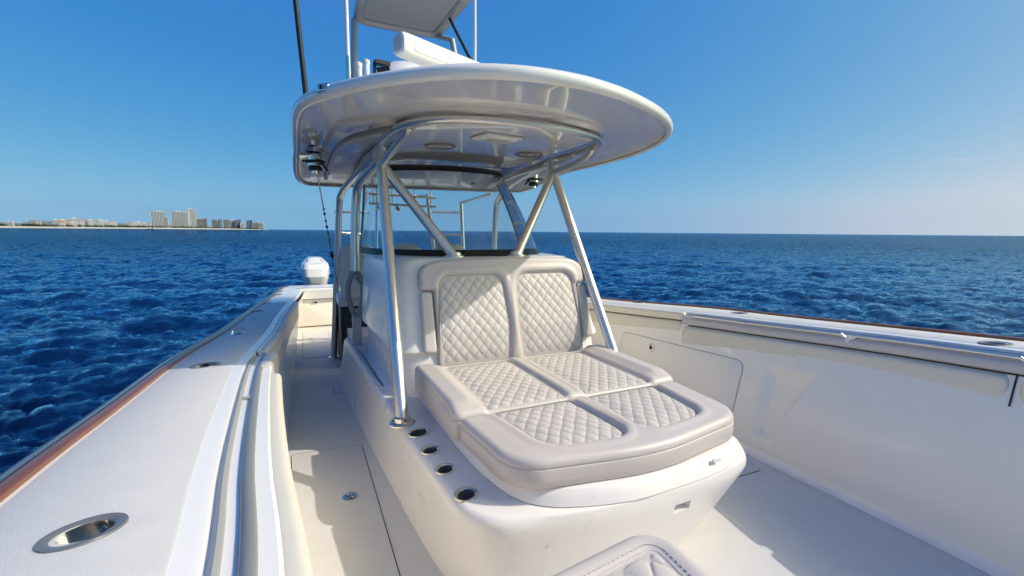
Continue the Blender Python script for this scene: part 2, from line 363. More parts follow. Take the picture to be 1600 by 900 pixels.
def build_sea():
    az = np.r_[np.linspace(-40, 95, 700), np.linspace(95, 320, 90)[1:-1]]; az = np.radians(az)
    r = [1.0]
    while r[-1] < 500: r.append(r[-1]*1.0135+.004)
    r = np.r_[r, np.geomspace(520, 45000, 28)]
    Rg, Ag = np.meshgrid(r, az, indexing='ij'); x = Rg*np.sin(Ag); y = Rg*np.cos(Ag)
    z = np.zeros_like(x); dx = np.zeros_like(x); dy = np.zeros_like(x)
    for (size, ang, amp, lw, seed, lmin, far) in ((83., .35, .052, .95, 1, .06, 520), (27.7, 1.0, .036, .28, 2, .02, 260), (9.3, -.3, .018, .09, 3, .010, 100)):
        T = fft_tile(512, size, 1.15-ang, amp, seed, lmin, 1.0, lw); c, s = math.cos(ang), math.sin(ang)
        u, v = c*x+s*y, -s*x+c*y; f = np.exp(-(Rg/far)**2)
        z += samp(T[0], size, u, v)*f; du = samp(T[1], size, u, v)*f; dv = samp(T[2], size, u, v)*f
        dx += c*du-s*dv; dy += s*du+c*dv
    nr, na = x.shape; V = np.stack([x+dx, y+dy, z+WZ], -1).reshape(-1, 3)
    idx = np.arange(nr*na).reshape(nr, na); a = idx[:-1]; b = idx[1:]; a2 = np.roll(a, -1, 1); b2 = np.roll(b, -1, 1)
    Fq = np.stack([a, a2, b2, b], -1).reshape(-1, 4)
    me = bpy.data.meshes.new('sea'); me.vertices.add(len(V)); me.vertices.foreach_set('co', V.ravel())
    me.loops.add(Fq.size); me.loops.foreach_set('vertex_index', Fq.ravel()); me.polygons.add(len(Fq))
    me.polygons.foreach_set('loop_start', np.arange(0, Fq.size, 4)); me.polygons.foreach_set('loop_total', np.full(len(Fq), 4))
    me.update(calc_edges=True); me.polygons.foreach_set('use_smooth', [True]*len(Fq)); 
    m = mat('sea_water', (.0, .03, .10), .07, ior=1.33, spec=.36)
    n = m.node_tree.nodes; l = m.node_tree.links; n.remove(n['Principled BSDF'])
    df = n.new('ShaderNodeBsdfDiffuse'); df.inputs[0].default_value = (.001, .013, .055, 1)
    gs = n.new('ShaderNodeBsdfGlossy'); gs.inputs[0].default_value = (.48, .80, 1, 1); gs.inputs['Roughness'].default_value = .045
    fr = n.new('ShaderNodeFresnel'); fr.inputs[0].default_value = 1.33; ms = n.new('ShaderNodeMixShader')
    l.new(fr.outputs[0], ms.inputs[0]); l.new(df.outputs[0], ms.inputs[1]); l.new(gs.outputs[0], ms.inputs[2]); l.new(ms.outputs[0], n['Material Output'].inputs[0])
    tc = n.new('ShaderNodeTexCoord'); prev = None
    ln = n.new('ShaderNodeVectorMath'); ln.operation = 'LENGTH'; l.new(tc.outputs['Object'], ln.inputs[0])
    fade = n.new('ShaderNodeMapRange'); fade.inputs[1].default_value = 8; fade.inputs[2].default_value = 110; l.new(ln.outputs['Value'], fade.inputs[0])   # fine chop takes over where the mesh gets coarse
    for s, st, d in ((.3, 1., 1.3), (1.3, 1., .30), (5.0, .8, .07)):
        mp = n.new('ShaderNodeMapping'); mp.inputs['Rotation'].default_value = (0, 0, .5); mp.inputs['Scale'].default_value = (.7, 1.3, 1)
        t = n.new('ShaderNodeTexNoise'); t.inputs['Scale'].default_value = s; t.inputs['Detail'].default_value = 5; t.inputs['Roughness'].default_value = .6
        b = n.new('ShaderNodeBump'); b.inputs['Strength'].default_value = st; b.inputs['Distance'].default_value = d
        l.new(tc.outputs['Object'], mp.inputs[0]); l.new(mp.outputs[0], t.inputs['Vector']); l.new(t.outputs['Fac'], b.inputs['Height'])
        sm = n.new('ShaderNodeMapRange'); sm.inputs[3].default_value = st*.12; sm.inputs[4].default_value = st; l.new(fade.outputs[0], sm.inputs[0]); l.new(sm.outputs[0], b.inputs['Strength'])
        if prev: l.new(prev.outputs[0], b.inputs['Normal'])
        prev = b
    for q in (df, gs, fr): l.new(prev.outputs[0], q.inputs['Normal'])
    me.materials.append(m); o = bpy.data.objects.new('sea', me); col.objects.link(o); kind(o, 'structure')
build_sea()

# ------------------------------------------------------------------ coast
def polar(px, r, dz=0):
    """a place on the coast: bearing in the picture's pixels at the horizon, distance in metres"""
    a = YAW+math.atan((px-800)/711*math.cos(PITCH)); return r*math.sin(a), r*math.cos(a)
def shore_r(px): return 2300+ (px+80)*2.0
MPP = lambda px: shore_r(px)/711*math.cos(math.atan((px-800)/711))   # metres per picture pixel
M['sand'] = mat('beach_sand', (.52, .48, .41), .9, vary=(.02, .1))
M['land'] = mat('scrub_ground', (.10, .12, .06), .95, vary=(.02, .3))
M['leafA'] = mat('shore_foliage', (.045, .075, .03), .8, vary=(.08, .4))
M['winglass'] = mat('window_bands', (.10, .13, .16), .25, vary=(.2, .3))
WALLS = {}
def wallmat(c):
    if c not in WALLS: WALLS[c] = mat('stucco_wall', c, .8, vary=(.08, .08))
    return WALLS[c]
def build_coast():
    pxs = np.arange(-260, 421, 20.); f, b, s = [], [], []
    for p in pxs:
        t = np.clip((418-p)/60, .04, 1)
        x0, y0 = polar(p, shore_r(p)); x1, y1 = polar(p, shore_r(p)+55); x2, y2 = polar(p, shore_r(p)+900*t+60)
        s += [(x0, y0, WZ-.6)]; f += [(x1, y1, WZ+5.0*t+1.0)]; b += [(x2, y2, WZ+5*t+1.2)]
    n = len(pxs)
    kind(mesh_obj('beach', s+f, ringfaces(2, n, False), M['sand']), 'structure')
    kind(mesh_obj('land', [(x, y, z-.05) for x, y, z in f]+b, ringfaces(2, n, False), M['land']), 'structure')
    # shore trees: leaf-clump faces in one belt
    g = np.random.default_rng(9); V = []; Fc = []
    for _ in range(1500):
        p = g.uniform(-120, 400)
        dens = .9 if p < 240 else .55
        if g.random() > dens: continue
        r = shore_r(p)+g.uniform(58, 110); x, y = polar(p, r); h = g.uniform(6, 13)*(1 if p < 330 else .7); rad = g.uniform(3, 7)
        for k in range(9):
            c = np.array([x, y, WZ+4+h*g.uniform(.25, 1)])+g.normal(size=3)*[rad*.6, rad*.6, 1.2]
            A = g.normal(size=(3, 3))*[2.2, 2.2, 1.7]+c; i = len(V); V += A.tolist(); Fc.append((i, i+1, i+2))
    kind(mesh_obj('shore_trees', V, Fc, M['leafA'], smooth=False), 'stuff')
    def place(px0, px1, off):
        pc = (px0+px1)/2; r = shore_r(pc)+off; x, y = polar(pc, r); a = math.atan2(x, y)
        th = [math.atan((p-800)/711) for p in (px0, px1)]
        return Vector((x, y, WZ+4)), -a, r*(th[1]-th[0]), r/711*math.cos(math.atan((pc-800)/711))
    def tr(MBx, L, rz):
        c, s_ = math.cos(rz), math.sin(rz); MBx.V = [(L.x+c*x-s_*y, L.y+s_*x+c*y, L.z+z) for x, y, z in MBx.V]; return MBx
    def highrise(px0, px1, hp, label, colr, steps=((0, 1, 1),), pier=5.5, off=120, bal=True):
        L, rz, W, mp = place(px0, px1, off); H = hp*mp
        t = thing('apartment_tower', label, 'tower', L, 'towers along the beach')
        core, slab, prs, roof = MB(), MB(), MB(), MB(); D = max(18, W*.5)
        for u0, u1, hh in steps:
            w0, w1 = (u0-.5)*W, (u1-.5)*W; h = H*hh; cx = (w0+w1)/2; ww = w1-w0
            core.box((cx, 0, h/2-4), (ww-1.2, D-1.2, h+8)); z = 3.4
            while z < h:
                slab.box((cx, 0, z), (ww+.5, D+.5, .9)); z += 3.4
            n = max(2, int(ww/pier))
            for i in range(n+1):
                x = w0+ww*i/n; prs.box((x, -D/2+.1, h/2-4), (1.9 if i % 2 else 2.9, 1.9, h+8.4))
            for yy in (-D*.15, D*.25):
                for sx in (w0, w1): prs.box((sx, yy, h/2-4), (1.4, 4, h+8.2))
            roof.box((cx, 0, h+1.0), (ww+.8, D+.8, 2.0)); roof.box((cx+ww*.08, 0, h+3.6), (ww*.38, D*.5, 3.4))
        wm = wallmat(colr)
        tr(core, L, rz).build('window_wall', M['winglass'], t, smooth=False); o = tr(slab, L, rz).build('balcony_slabs', wm, t, smooth=False)
        o['kind'] = 'stuff'; o = tr(prs, L, rz).build('pier_strips', wm, t, smooth=False); o['kind'] = 'stuff'; tr(roof, L, rz).build('roof', wm, t, smooth=False)
    W1, W2, G1, B1, P1 = (.50, .51, .53), (.58, .585, .59), (.28, .30, .32), (.20, .235, .28), (.48, .38, .37)
    highrise(237, 263, 25, 'broad pale tower with stepped right shoulder, first big tower from the low villas', W1, ((0, .84, 1), (.84, 1, .66)))
    highrise(269, 291, 25, 'broad pale tower directly beside the tallest slim tower', W1, ((0, .85, 1), (.85, 1, .97)), off=150)
    highrise(291, 307.5, 30, 'tallest tower of the shore, pale and slim with stepped crown', W2, ((0, .35, .86), (.3, .72, 1.0), (.7, 1, .9)), pier=4.5)
    highrise(307.5, 323.5, 15, 'dark squat block with pale right end beside the tallest tower', G1, ((0, .68, .94), (.68, 1, 1)), off=160)
    highrise(331, 346.5, 14, 'grey twin-topped block standing alone beyond the dark squat block', G1, ((0, .42, .96), (.42, .62, .8), (.62, 1, 1)))
    highrise(349, 358.5, 13.5, 'grey block next to the cream block in the far tower row', G1)
    highrise(358.5, 366.5, 13, 'cream narrow block between two grey blocks of the far row', W2, off=150)
    highrise(367, 376, 14, 'dark grey block with pale edge in the middle of the far row', B1, ((0, .7, .93), (.7, 1, 1)))
    highrise(375.5, 381, 9, 'low cream block tucked against the dark grey far block', W2, off=90)
    highrise(385, 394, 13.5, 'blue grey block standing before the last pale blocks of the shore', B1, ((0, .75, .94), (.75, 1, 1)))
    highrise(395, 404, 9, 'low dark block second from the far end of the shore', G1)
    highrise(403, 412, 11, 'pale gabled block at the very end of the shore', W2, ((0, .4, .9), (.4, .8, 1), (.8, 1, .7)))
    def villa(px0, px1, hp, label, colr, roofc, gable, off, nm='beach_house', cat='house'):
        L, rz, W, mp = place(px0, px1, off); H = hp*mp; t = thing(nm, label, cat, L, 'low buildings along the beach'); D = max(10, W*.4)
        wl, wn, rf = MB(), MB(), MB(); wl.box((0, 0, H/2-3), (W, D, H+6)); fl = max(1, int(H/4.2)); n = max(2, int(W/5))
        for k in range(fl):
            for i in range(n):
                wn.box((-W/2+W*(i+.5)/n, -D/2-.05, (k+.55)*H/fl), (W/n*.55, .5, H/fl*.5))
        if gable:
            m2 = max(1, int(W/16))
            for i in range(m2):
                a, b = -W/2+W*i/m2-.4, -W/2+W*(i+1)/m2+.4; c = (a+b)/2; y0, y1 = -D/2-.6, D/2+.6; h = min(5, (b-a)*.3)
                rf.add([(a, y0, H), (b, y0, H), (b, y1, H), (a, y1, H), (c, y0+1.5, H+h), (c, y1-1.5, H+h)], [(0, 1, 4), (1, 2, 5, 4), (2, 3, 5), (3, 0, 4, 5), (0, 3, 2, 1)])
        else:
            rf.box((0, 0, H+.5), (W+1.2, D+1.2, 1.0)); rf.box((W*.2, 1, H+2.2), (W*.22, D*.4, 2.6))
        tr(wl, L, rz).build('wall', wallmat(colr), t, smooth=False); o = tr(wn, L, rz).build('windows', M['winglass'], t, smooth=False); o['kind'] = 'stuff'
        tr(rf, L, rz).build('roof', wallmat(roofc), t, smooth=False)
    RW, RR, RG = (.58, .58, .58), (.36, .17, .12), (.33, .33, .36)
    vs = [(2.5, 18, 7, 'dark flat-roofed pavilion with white fascia beside the white slab block', G1, RW, 0, 70), (18, 23, 8, 'white narrow slab block between two flat pavilions', W2, RW, 0, 62), (22.5, 33, 6.5, 'grey and white flat pavilion right of the white slab block', G1, RW, 0, 75),
          (36, 46, 7, 'small grey house half hidden by shore trees, left of the grey terraces', G1, RG, 0, 110), (46, 56, 10, 'grey terrace block with a pale stair tower', G1, RG, 0, 105), (56, 64, 10, 'grey and cream terrace block with cream end wall', (.5, .48, .45), RG, 0, 100), (65, 73, 9.5, 'grey terrace with flat dark roof before the pink villas', G1, RG, 0, 110), (74, 82, 9, 'blue grey terrace adjoining the pink villas', B1, RG, 0, 105),
          (83, 93, 11, 'pink gabled villa with red lower roofs, the wider one', P1, RW, 1, 90), (91, 103, 8, 'cream villa with red tile roof in front of the pink villas', W2, RR, 1, 72), (93, 104, 11, 'rose villa with pale gables behind the red roof', (.66, .52, .47), RW, 1, 110), (104, 113, 11.5, 'tan block with grey hip roof left of the highest villa', (.5, .45, .40), RG, 1, 120), (111, 121, 13.5, 'highest villa of the low shore with white dormers', W1, RW, 1, 140), (108, 120, 7, 'white low villa in front of the highest villa', W2, RW, 1, 78), (121, 131, 12, 'mauve roofed block right of the highest villa', (.5, .46, .50), RG, 1, 125), (120, 131, 7.5, 'white wide villa under the mauve roofed block', W2, RW, 0, 76),
          (131, 138, 12.5, 'lavender villa with pointed roof', (.52, .48, .55), RG, 1, 115), (137, 146, 11.5, 'white villa with round pale front and tall gable', W2, RW, 1, 95), (147, 156, 10.5, 'grey roofed house between two white villas', (.52, .50, .50), RG, 1, 115), (153, 164, 11, 'white villa with a row of small gables', W2, RW, 1, 100), (163, 171, 10, 'cream villa at the right end of the gable row', W1, RW, 1, 105), (172, 183, 9.5, 'pale pink house standing alone among the trees', (.66, .58, .55), RG, 1, 100), (184, 198, 6.5, 'long low dark house behind trees', G1, RG, 0, 120), (199, 206, 8, 'tan house left of the white house pair', (.55, .5, .44), RG, 1, 105), (205, 212, 9.5, 'white house with flat roof, left one of a pair', W2, RW, 0, 95), (212, 221, 9, 'white house with gabled roof, right one of a pair', W2, RW, 1, 95), (221, 229, 7.5, 'small cream cottage left of the first big tower', W1, RW, 1, 100), (228, 235, 7, 'small white cottage touching the first big tower', W2, RR, 1, 95), (263.5, 269, 6, 'white beach house between the two broad towers', W2, RW, 0, 80), (324, 331, 4.5, 'low white house between the dark squat block and the twin-topped block', W2, RW, 0, 75)]
    for a in vs: villa(*a[:7], a[7])
    # small boat off the beach
    x, y = polar(234, 1500); t = thing('motor_boat', 'tiny dark motor boat off the beach below the first big tower', 'boat', (x, y, WZ))
    rz = .4
    hs = []
    for q, ww, zz in ((-6.5, 1.7, 1.9), (0, 2.2, 1.9), (4, 1.6, 2.2), (7, .1, 2.7)):
        hs.append([(q, -ww, zz), (q, ww, zz), (q*.92, ww*.6, -.2), (q*.92, -ww*.6, -.2)])
    def trp(A): c, s_ = math.cos(rz), math.sin(rz); return [(x+c*p[0]-s_*p[1], y+s_*p[0]+c*p[1], WZ+p[2]) for p in A]
    loft('hull', [trp(a) for a in hs], M['navy'], t, True, True, True, smooth=False)
    cb = MB().box((-1.2, 0, 2.9), (3.6, 2.6, 2.0)); cb.V = trp(cb.V); cb.build('cabin', M['white'], t, smooth=False)
build_coast()

# ------------------------------------------------------------------ the boat we stand on: hull, side decks, cockpit
IP = lambda xs, ys: (lambda y: np.interp(y, xs, ys))
def smooth_fn(xs, ys):
    C_ = cr(np.c_[xs, ys], 10); return lambda y: np.interp(y, C_[:, 0], C_[:, 1])
G = smooth_fn([-3.4, -1.5, 0, 1, 2.1, 2.9, 4.3, 6, 8, 9], [1.24, 1.16, 1.07, 1.0, .915, .87, .77, .69, .63, .61])
PO = smooth_fn([-3.3, -2.6, -1.5, 0, 1.26, 1.77, 2.64, 3.8, 5.47, 7.68, 8.6], [1.35, .35, -.28, -.555, -.589, -.592, -.578, -.507, -.42, -.245, -.18])
PE = smooth_fn([-3.1, -2.4, -1.3, 0, .79, 1.19, 1.59, 2.18, 2.57, 2.9, 3.6, 4.86, 6.1, 7.3, 8.6], [1.38, .62, .10, -.11, -.156, -.191, -.216, -.244, -.250, -.228, -.19, -.155, -.076, .017, .06])
SO = smooth_fn([-3.3, -2.6, -1.5, 0, .96, 1.53, 2.16, 3.0, 4.3, 5.5, 7.7, 8.6], [1.45, 2.5, 3.12, 3.36, 3.40, 3.425, 3.44, 3.385, 3.24, 3.16, 3.04, 3.0])
SE = smooth_fn([-3.1, -2.4, -1.3, 0, .865, 1.39, 1.955, 2.4, 2.84, 3.9, 5.5, 7.3, 8.6], [1.42, 2.2, 2.75, 3.01, 3.077, 3.12, 3.125, 3.09, 3.03, 2.945, 2.92, 2.85, 2.8])
boat = thing('fishing_boat', 'cream and white open fishing boat with teak toe rail, seen from its bow deck', 'boat', (1.4, 3, 0))
YS = np.r_[np.linspace(-3.05, 3, 60), np.linspace(3.1, 8.15, 44)]
def rib(y, pts): return [(x, y, z) for x, z in pts]
# side decks (covering boards)
def board(O, E, sgn, name):
    R = []
    for y in YS:
        o, e, g = float(O(y)), float(E(y)), float(G(y)); i = -sgn      # i: towards the cockpit
        R.append(rib(y, [(o, g), (o+(e-o)*.5, g+.004), (e-i*.022, g), (e-i*.008, g-.003), (e, g-.012), (e, g-.04), (o, g-.04)]))
    return loft(name, R, M['gel'], boat, True, True, True)
bp = board(PO, PE, -1, 'covering_board'); bs = board(SO, SE, 1, 'covering_board')
def nonskid(O, E, sgn, y0, y1):
    R = []
    for y in np.linspace(y0, y1, 70):
        o, e, g = float(O(y)), float(E(y)), float(G(y)); i = -sgn; a, b = o+i*.018, e-i*.05
        m_ = lambda x: g+.004*(1-abs((x-(o+e)/2)/((e-o)/2)))
        R.append(rib(y, [(a, m_(a)+.0005), (a+i*.006, m_(a)+.003), ((a+b)/2, m_((a+b)/2)+.003), (b-i*.006, m_(b)+.003), (b, m_(b)+.0005), (b, m_(b)-.004), (a, m_(a)-.004)]))
    return loft('nonskid_panel', R, M['nonskid'], boat, True, True, True)
npn = nonskid(PO, PE, -1, -2.4, 6.0); nsn = nonskid(SO, SE, 1, -2.4, 6.0)
# rod holders sunk in both boards
def board_frame(x, y, rot):
    s = float(G(y+.05)-G(y-.05))/.1; z = float(G(y))+.003
    return frame_at((x, y, z), (0, -s, 1), (math.cos(rot), math.sin(rot), 0))
def rod_holders():
    cp, cs = [], []
    for x, y, rx, ry, rot, side in ((-.372, 1.015, .042, .032, .55, 0), (-.428, 2.56, .042, .034, .4, 0), (3.196, 1.0, .046, .036, 2.6, 1), (3.283, 2.55, .042, .034, 2.6, 1), (3.262, 3.75, .042, .034, 2.7, 1), (-.385, 5.2, .036, .03, .3, 0)):
        Mx = board_frame(x, y, rot); (cs if side else cp).append(cyl_cut(Mx, rx+.003, ry+.003, .04, .12, (.03, 0)))
        cup('rod_holder', Mx, rx, ry, .055, .022, boat, (.012, 0))
    return cp, cs
cpp, css = rod_holders()
# duplicates of the cutters serve board and non-skid alike
def cut_keep(o, cutters):
    bpy.context.view_layer.update()
    for c in cutters:
        md = o.modifiers.new('b', 'BOOLEAN'); md.operation = 'DIFFERENCE'; md.object = c; md.solver = 'EXACT'
cut_keep(bp, cpp); cut_keep(bs, css)
def bake(objs, ang=30):
    dg = bpy.context.evaluated_depsgraph_get(); new = [bpy.data.meshes.new_from_object(o.evaluated_get(dg)) for o in objs]
    for o, me in zip(objs, new):
        o.modifiers.clear(); o.data = me; me.polygons.foreach_set('use_smooth', [True]*len(me.polygons)); me.set_sharp_from_angle(angle=R_(ang))
cut_keep(npn, cpp); cut_keep(nsn, css); bake([bp, bs, npn, nsn])
for c in cpp+css:
    me = c.data; bpy.data.objects.remove(c); bpy.data.meshes.remove(me)
# teak toe rail, rub rail, topsides
def outer(O, sgn):
    T, H, RB = [], [], []
    for y in YS:
        o, g = float(O(y)), float(G(y)); u = sgn
        T.append(rib(y, [(o-u*.006, g-.012), (o-u*.006, g+.014), (o+u*.002, g+.018), (o+u*.014, g+.019), (o+u*.025, g+.015), (o+u*.030, g+.006), (o+u*.030, g-.03), (o, g-.03)]))
        RB.append(rib(y, [(o+u*.026, g-.004), (o+u*.034, g+.013), (o+u*.055, g+.012), (o+u*.085, g-.010), (o+u*.095, g-.05), (o+u*.08, g-.066), (o+u*.02, g-.066)]))
        H.append(rib(y, [(o+u*.03, g-.055), (o+u*.05, g-.10), (o+u*.02, g-.5), (o-u*.10, -.6), (o-u*.5, -1.25)]))
    loft('toe_rail', T, M['teak'], boat, True, True, True); loft('rub_rail', RB, M['rubrail'], boat, True, True, True); loft('topside', H, M['navy'], boat, False)
outer(PO, -1); outer(SO, 1)
# cockpit sole
def WS(y): return np.interp(y, [-3.05, -2.4, -1.3, 0, .9, 2.2, 8], [1.41, 2.0, 2.5, 2.8, 2.87, 2.86, 2.80])     # foot of the starboard wall
def WP(y): return np.interp(y, [-3.05, -2.4, -1.3, 0, .9, 2.2, 8], [1.39, .8, .3, .0, -.10, -.17, -.03])
A_, B_ = [], []
for y in np.linspace(-3, 7.85, 50): A_.append((WP(y)-.05, y, 0)); B_.append((WS(y)+.05, y, 0))
mesh_obj('deck', A_+B_, ringfaces(2, 50, False), M['deck'], boat)
# cockpit sides: a sculpted liner with a swept recess on the starboard side
def swall(y, t):
    """starboard liner, t 0 under the coaming .. 1 at the deck"""
    top = np.array([float(SE(y))-.045, float(G(y))-.10]); foot = np.array([float(WS(y)), 0.])
    p = top+(foot-top)*t; p[0] += -.03*math.sin(t*math.pi)*(1 if y < 1.9 else .3)
    return p
def starboard_liner():
    ts = np.linspace(0, 1, 64); R = []
    for y in np.r_[np.linspace(-3.0, 1.55, 50), np.linspace(1.56, 2.4, 90), np.linspace(2.45, 7.85, 60)]:
        r_ = []
        for t in ts:
            x, z = swall(y, t)
            # recess: bounded forward by a curved edge, aft by a soft one
            yf = 1.72+(t-.2)*.38 if t > .2 else 1.72
            dep = .045*float(sstep(yf, yf+.02, y))*float(1-sstep(2.02, 2.10, y))*float(sstep(.22, .40, t))*float(1-sstep(.80, .86, t))
            r_.append((x+dep, y, z))
        R.append(r_)
    loft('side_liner', R, M['liner'], boat, False, ang=50)
starboard_liner()
R = []
for y in np.linspace(-3.0, 7.85, 120):
    a = np.array([float(PE(y))+.03, float(G(y))-.05]); b = np.array([float(WP(y)), 0.]); R.append([tuple((lambda p: (p[0], y, p[1]))(a+(b-a)*t)) for t in np.linspace(0, 1, 8)])
loft('side_liner', R, M['liner'], boat, False)
# coved foot of the starboard wall
loft('deck_cove', [[(WS(y)-.05, y, .002), (WS(y)-.02, y, .006), (WS(y)-.004, y, .02), (WS(y)+.006, y, .05)] for y in np.linspace(-2.6, 7.8, 60)], M['liner'], boat, False)
# port inner edge: ledge, thin rail, grab tube and cream bolster
PL = np.linspace(-2.2, 2.72, 60)
loft('coaming_ledge', [rib(y, [(float(PE(y))-.004, float(G(y))-.010), (float(PE(y))+.03, float(G(y))-.012), (float(PE(y))+.105, float(G(y))-.014), (float(PE(y))+.112, float(G(y))-.02), (float(PE(y))+.112, float(G(y))-.09), (float(PE(y))-.004, float(G(y))-.09)]) for y in np.r_[PL, 2.75]], M['gel'], boat, True, True, True)
tube('inner_trim', [(float(PE(y))+.012, y, float(G(y))-.009) for y in PL], .010, M['trim'], boat, 8)
tube('grab_rail', [(float(PE(y))+.060, y, float(G(y))-.011) for y in PL]+[(float(PE(2.78))+.047, 2.78, float(G(2.78))-.012)], .015, M['greytube'], boat, 12)
for y in (.1, 1.9): tube('rail_bracket', [(float(PE(y))+.013, y, float(G(y))+.0), (float(PE(y))+.058, y, float(G(y))-.006)], .006, M['trim'], boat, 8)
def bolster(name, Y0, Y1, E, s, x0, x1, d0, d1, m, n=40, rad=.028):
    """soft coaming pad along a side; s: direction of the cockpit"""
    R = []; yy = np.r_[Y0, Y0+.006, Y0+.02, np.linspace(Y0+.05, Y1-.05, n), Y1-.02, Y1-.006, Y1]
    for y in yy:
        k = 0.35+.65*min(1, math.sqrt(max(0, min(y-Y0, Y1-y)/.02)))
        e, g = float(E(y)), float(G(y)); a, b, t, u = x0, x1, d0, d1; c = ((a+b)/2, (t+u)/2); P = []
        for q in rpoly([(a, -u, .008), (b, -u, rad*.7), (b, -t, rad), (a, -t, .012)], 5):
            P.append((e+s*(c[0]+(q[0]-c[0])*k), y, g-c[1]+(q[1]+c[1])*k))
        R.append(P)
    return loft(name, R, m, boat, True, True, True, ang=60)
bolster('coaming_bolster', -1.8, 2.36, PE, 1, .105, .155, .02, .26, M['cream'])
bolster('coaming_bolster', 2.42, 2.78, PE, 1, .06, .115, -.004, .22, M['leather'], 12)
b3 = bolster('coaming_bolster', 2.80, 6.05, PE, 1, .010, .058, -.004, .22, M['leather'])
tube('bolster_piping', [(float(PE(y))+.012, y, float(G(y))+.004) for y in np.linspace(2.82, 6.03, 40)], .005, M['white'], b3, 8)
tube('bolster_piping', [(float(PE(y))+.055, y, float(G(y))-.022) for y in np.linspace(2.82, 6.03, 40)], .005, M['piping'], b3, 8)
# starboard inner edge: lipped coaming with long grab rails, cream bolsters aft
def lipband(y0, y1):
    R = []
    for y in np.linspace(y0, y1, 40):
        e, g = float(SE(y)), float(G(y)); R.append(rib(y, [(e+.004, g-.012), (e-.012, g-.026), (e-.026, g-.03), (e-.040, g-.040), (e-.054, g-.050), (e-.062, g-.066), (e-.062, g-.094), (e-.050, g-.104), (e+.01, g-.104)]))
    return loft('coaming_lip', R, M['leather'], boat, True, True, True)
lipband(-1.6, .80); lipband(.815, 2.855)
for a, b in ((-.9, .80), (.83, 1.60), (1.63, 2.78)):
    p = [(float(SE(y))-.046, y, float(G(y))-.026) for y in np.linspace(a+.03, b-.03, 24)]
    e0, e1 = p[0], p[-1]
    p = [(e0[0]+.012, e0[1]-.02, e0[2]-.02)]+p+[(e1[0]+.012, e1[1]+.02, e1[2]-.02)]
    tube('grab_rail', p, .0105, M['alu'], boat, 10)
for y in (1.615,): tube('rail_bracket', [(float(SE(y))-.05, y, float(G(y))-.022), (float(SE(y))-.064, y, float(G(y))-.07)], .012, M['gel'], boat, 8)
tube('coaming_seam', [(float(SE(y))-.050, y, float(G(y))-.108) for y in np.linspace(-1.5, 2.80, 40)], .005, M['gasket'], boat, 6)
tube('coaming_seam', [(float(swall(.86, t)[0])-.004, .86, float(swall(.86, t)[1])) for t in (0, .05, .1, .17)], .004, M['gasket'], boat, 6)
for Y0, Y1 in ((2.862, 4.6), (4.615, 7.0)):
    bolster('coaming_bolster', Y0, Y1, SE, -1, -.004, .05, .004, .075, M['cream'], 20)
    bolster('coaming_bolster', Y0, Y1, SE, -1, .0, .058, .083, .25, M['cream'], 20)
bolster('coaming_bolster', .875, 2.852, SE, -1, .012, .080, .116, .275, M['cream'], 30, rad=.03)
bolster('coaming_bolster', -1.2, .845, SE, -1, .012, .080, .116, .275, M['cream'], 24, rad=.03)
# storage hatch in the starboard side, its latch
def on_swall(y, z, off):
    lo, hi = 0., 1.
    for _ in range(30):
        t = (lo+hi)/2
        if swall(y, t)[1] > z: lo = t
        else: hi = t
    return (float(swall(y, t)[0])-off, y, z)
def wall_panel(name, out, th, m, parent):
    R = []
    for ins, off in ((0, -.004), (0, th*.6), (.006, th)):
        P = out-normals2(out)*ins; R.append([on_swall(a, b, off) for a, b in P])
    c = out.mean(0)
    for s in (.75, .5, .25, .02): R.append([on_swall(*(c+(q-c)*s), th) for q in out-normals2(out)*.006])
    return loft(name, R, m, parent, True, False, True)
ho = resample(rpoly([(2.26, .17, .06), (3.55, .17, .06), (3.55, .57, .06), (2.26, .595, .06)], 6), 80)
hb = wall_panel('hatch_gasket', ho+normals2(ho)*.005, .003, M['seam'], boat)
hp_ = wall_panel('side_hatch', ho, .007, M['liner'], boat)
def wall_disc(y, z, r, m, nm, par, ax=(-1, 0, .14)):
    Mx = frame_at(on_swall(y, z, .006), ax, (0, 1, 0)); e = ell(1, 1, 24); Rg = []
    for rr, zz in ((r, 0), (r, .004), (r*.8, .008), (r*.62, .007), (r*.58, .002), (.001, .002)): Rg.append(put(np.c_[e*rr, np.full(24, zz)], Mx))
    o = loft(nm, Rg, m, par, cap1=True); Rg = [put(np.c_[e*r*.5, np.full(24, zz)], Mx) for zz in (.002, .005)]
    loft('latch_core', Rg, M['black'], o, cap1=True)
wall_disc(3.15, .50, .036, M['chrome'], 'hatch_latch', hp_)
# deck hatches, drain, inspection plates
def deck_plate(name, out, z=.004, m='deck', gap=.006):
    stack('deck_gasket', out+normals2(out)*gap, [(0, -.004), (0, .0018)], M['gasket'], boat)
    return stack(name, out, [(0, -.002), (0, z-.001), (-.004, z)], M[m], boat)
dh = deck_plate('deck_hatch', rpoly([(-.06, .7, .02), (.345, .7, .02), (.358, 3.31, .03), (-.10, 3.345, .03)], 5), gap=.005)
Mx = frame_at((.215, 2.65, .0042))
e = ell(1, 1, 28); dr = loft('deck_drain', [put(np.c_[e*r, np.full(28, z)], Mx) for r, z in ((.042, 0), (.042, .004), (.034, .007), (.024, .006), (.022, .003), (.001, .003))], M['chrome'], boat, cap1=True)
loft('drain_insert', [put(np.c_[e*r, np.full(28, z)], Mx) for r, z in ((.021, .0035), (.020, .006), (.012, .006), (.010, .004), (.001, .004))], M['black'], dr, cap1=True)
for i in range(6):
    a = i*math.pi/3; tube('drain_bar', [put(np.array([[math.cos(a)*.006, math.sin(a)*.006, .0075]]), Mx)[0], put(np.array([[math.cos(a)*.033, math.sin(a)*.033, .0075]]), Mx)[0]], .002, M['chrome'], dr, 6)
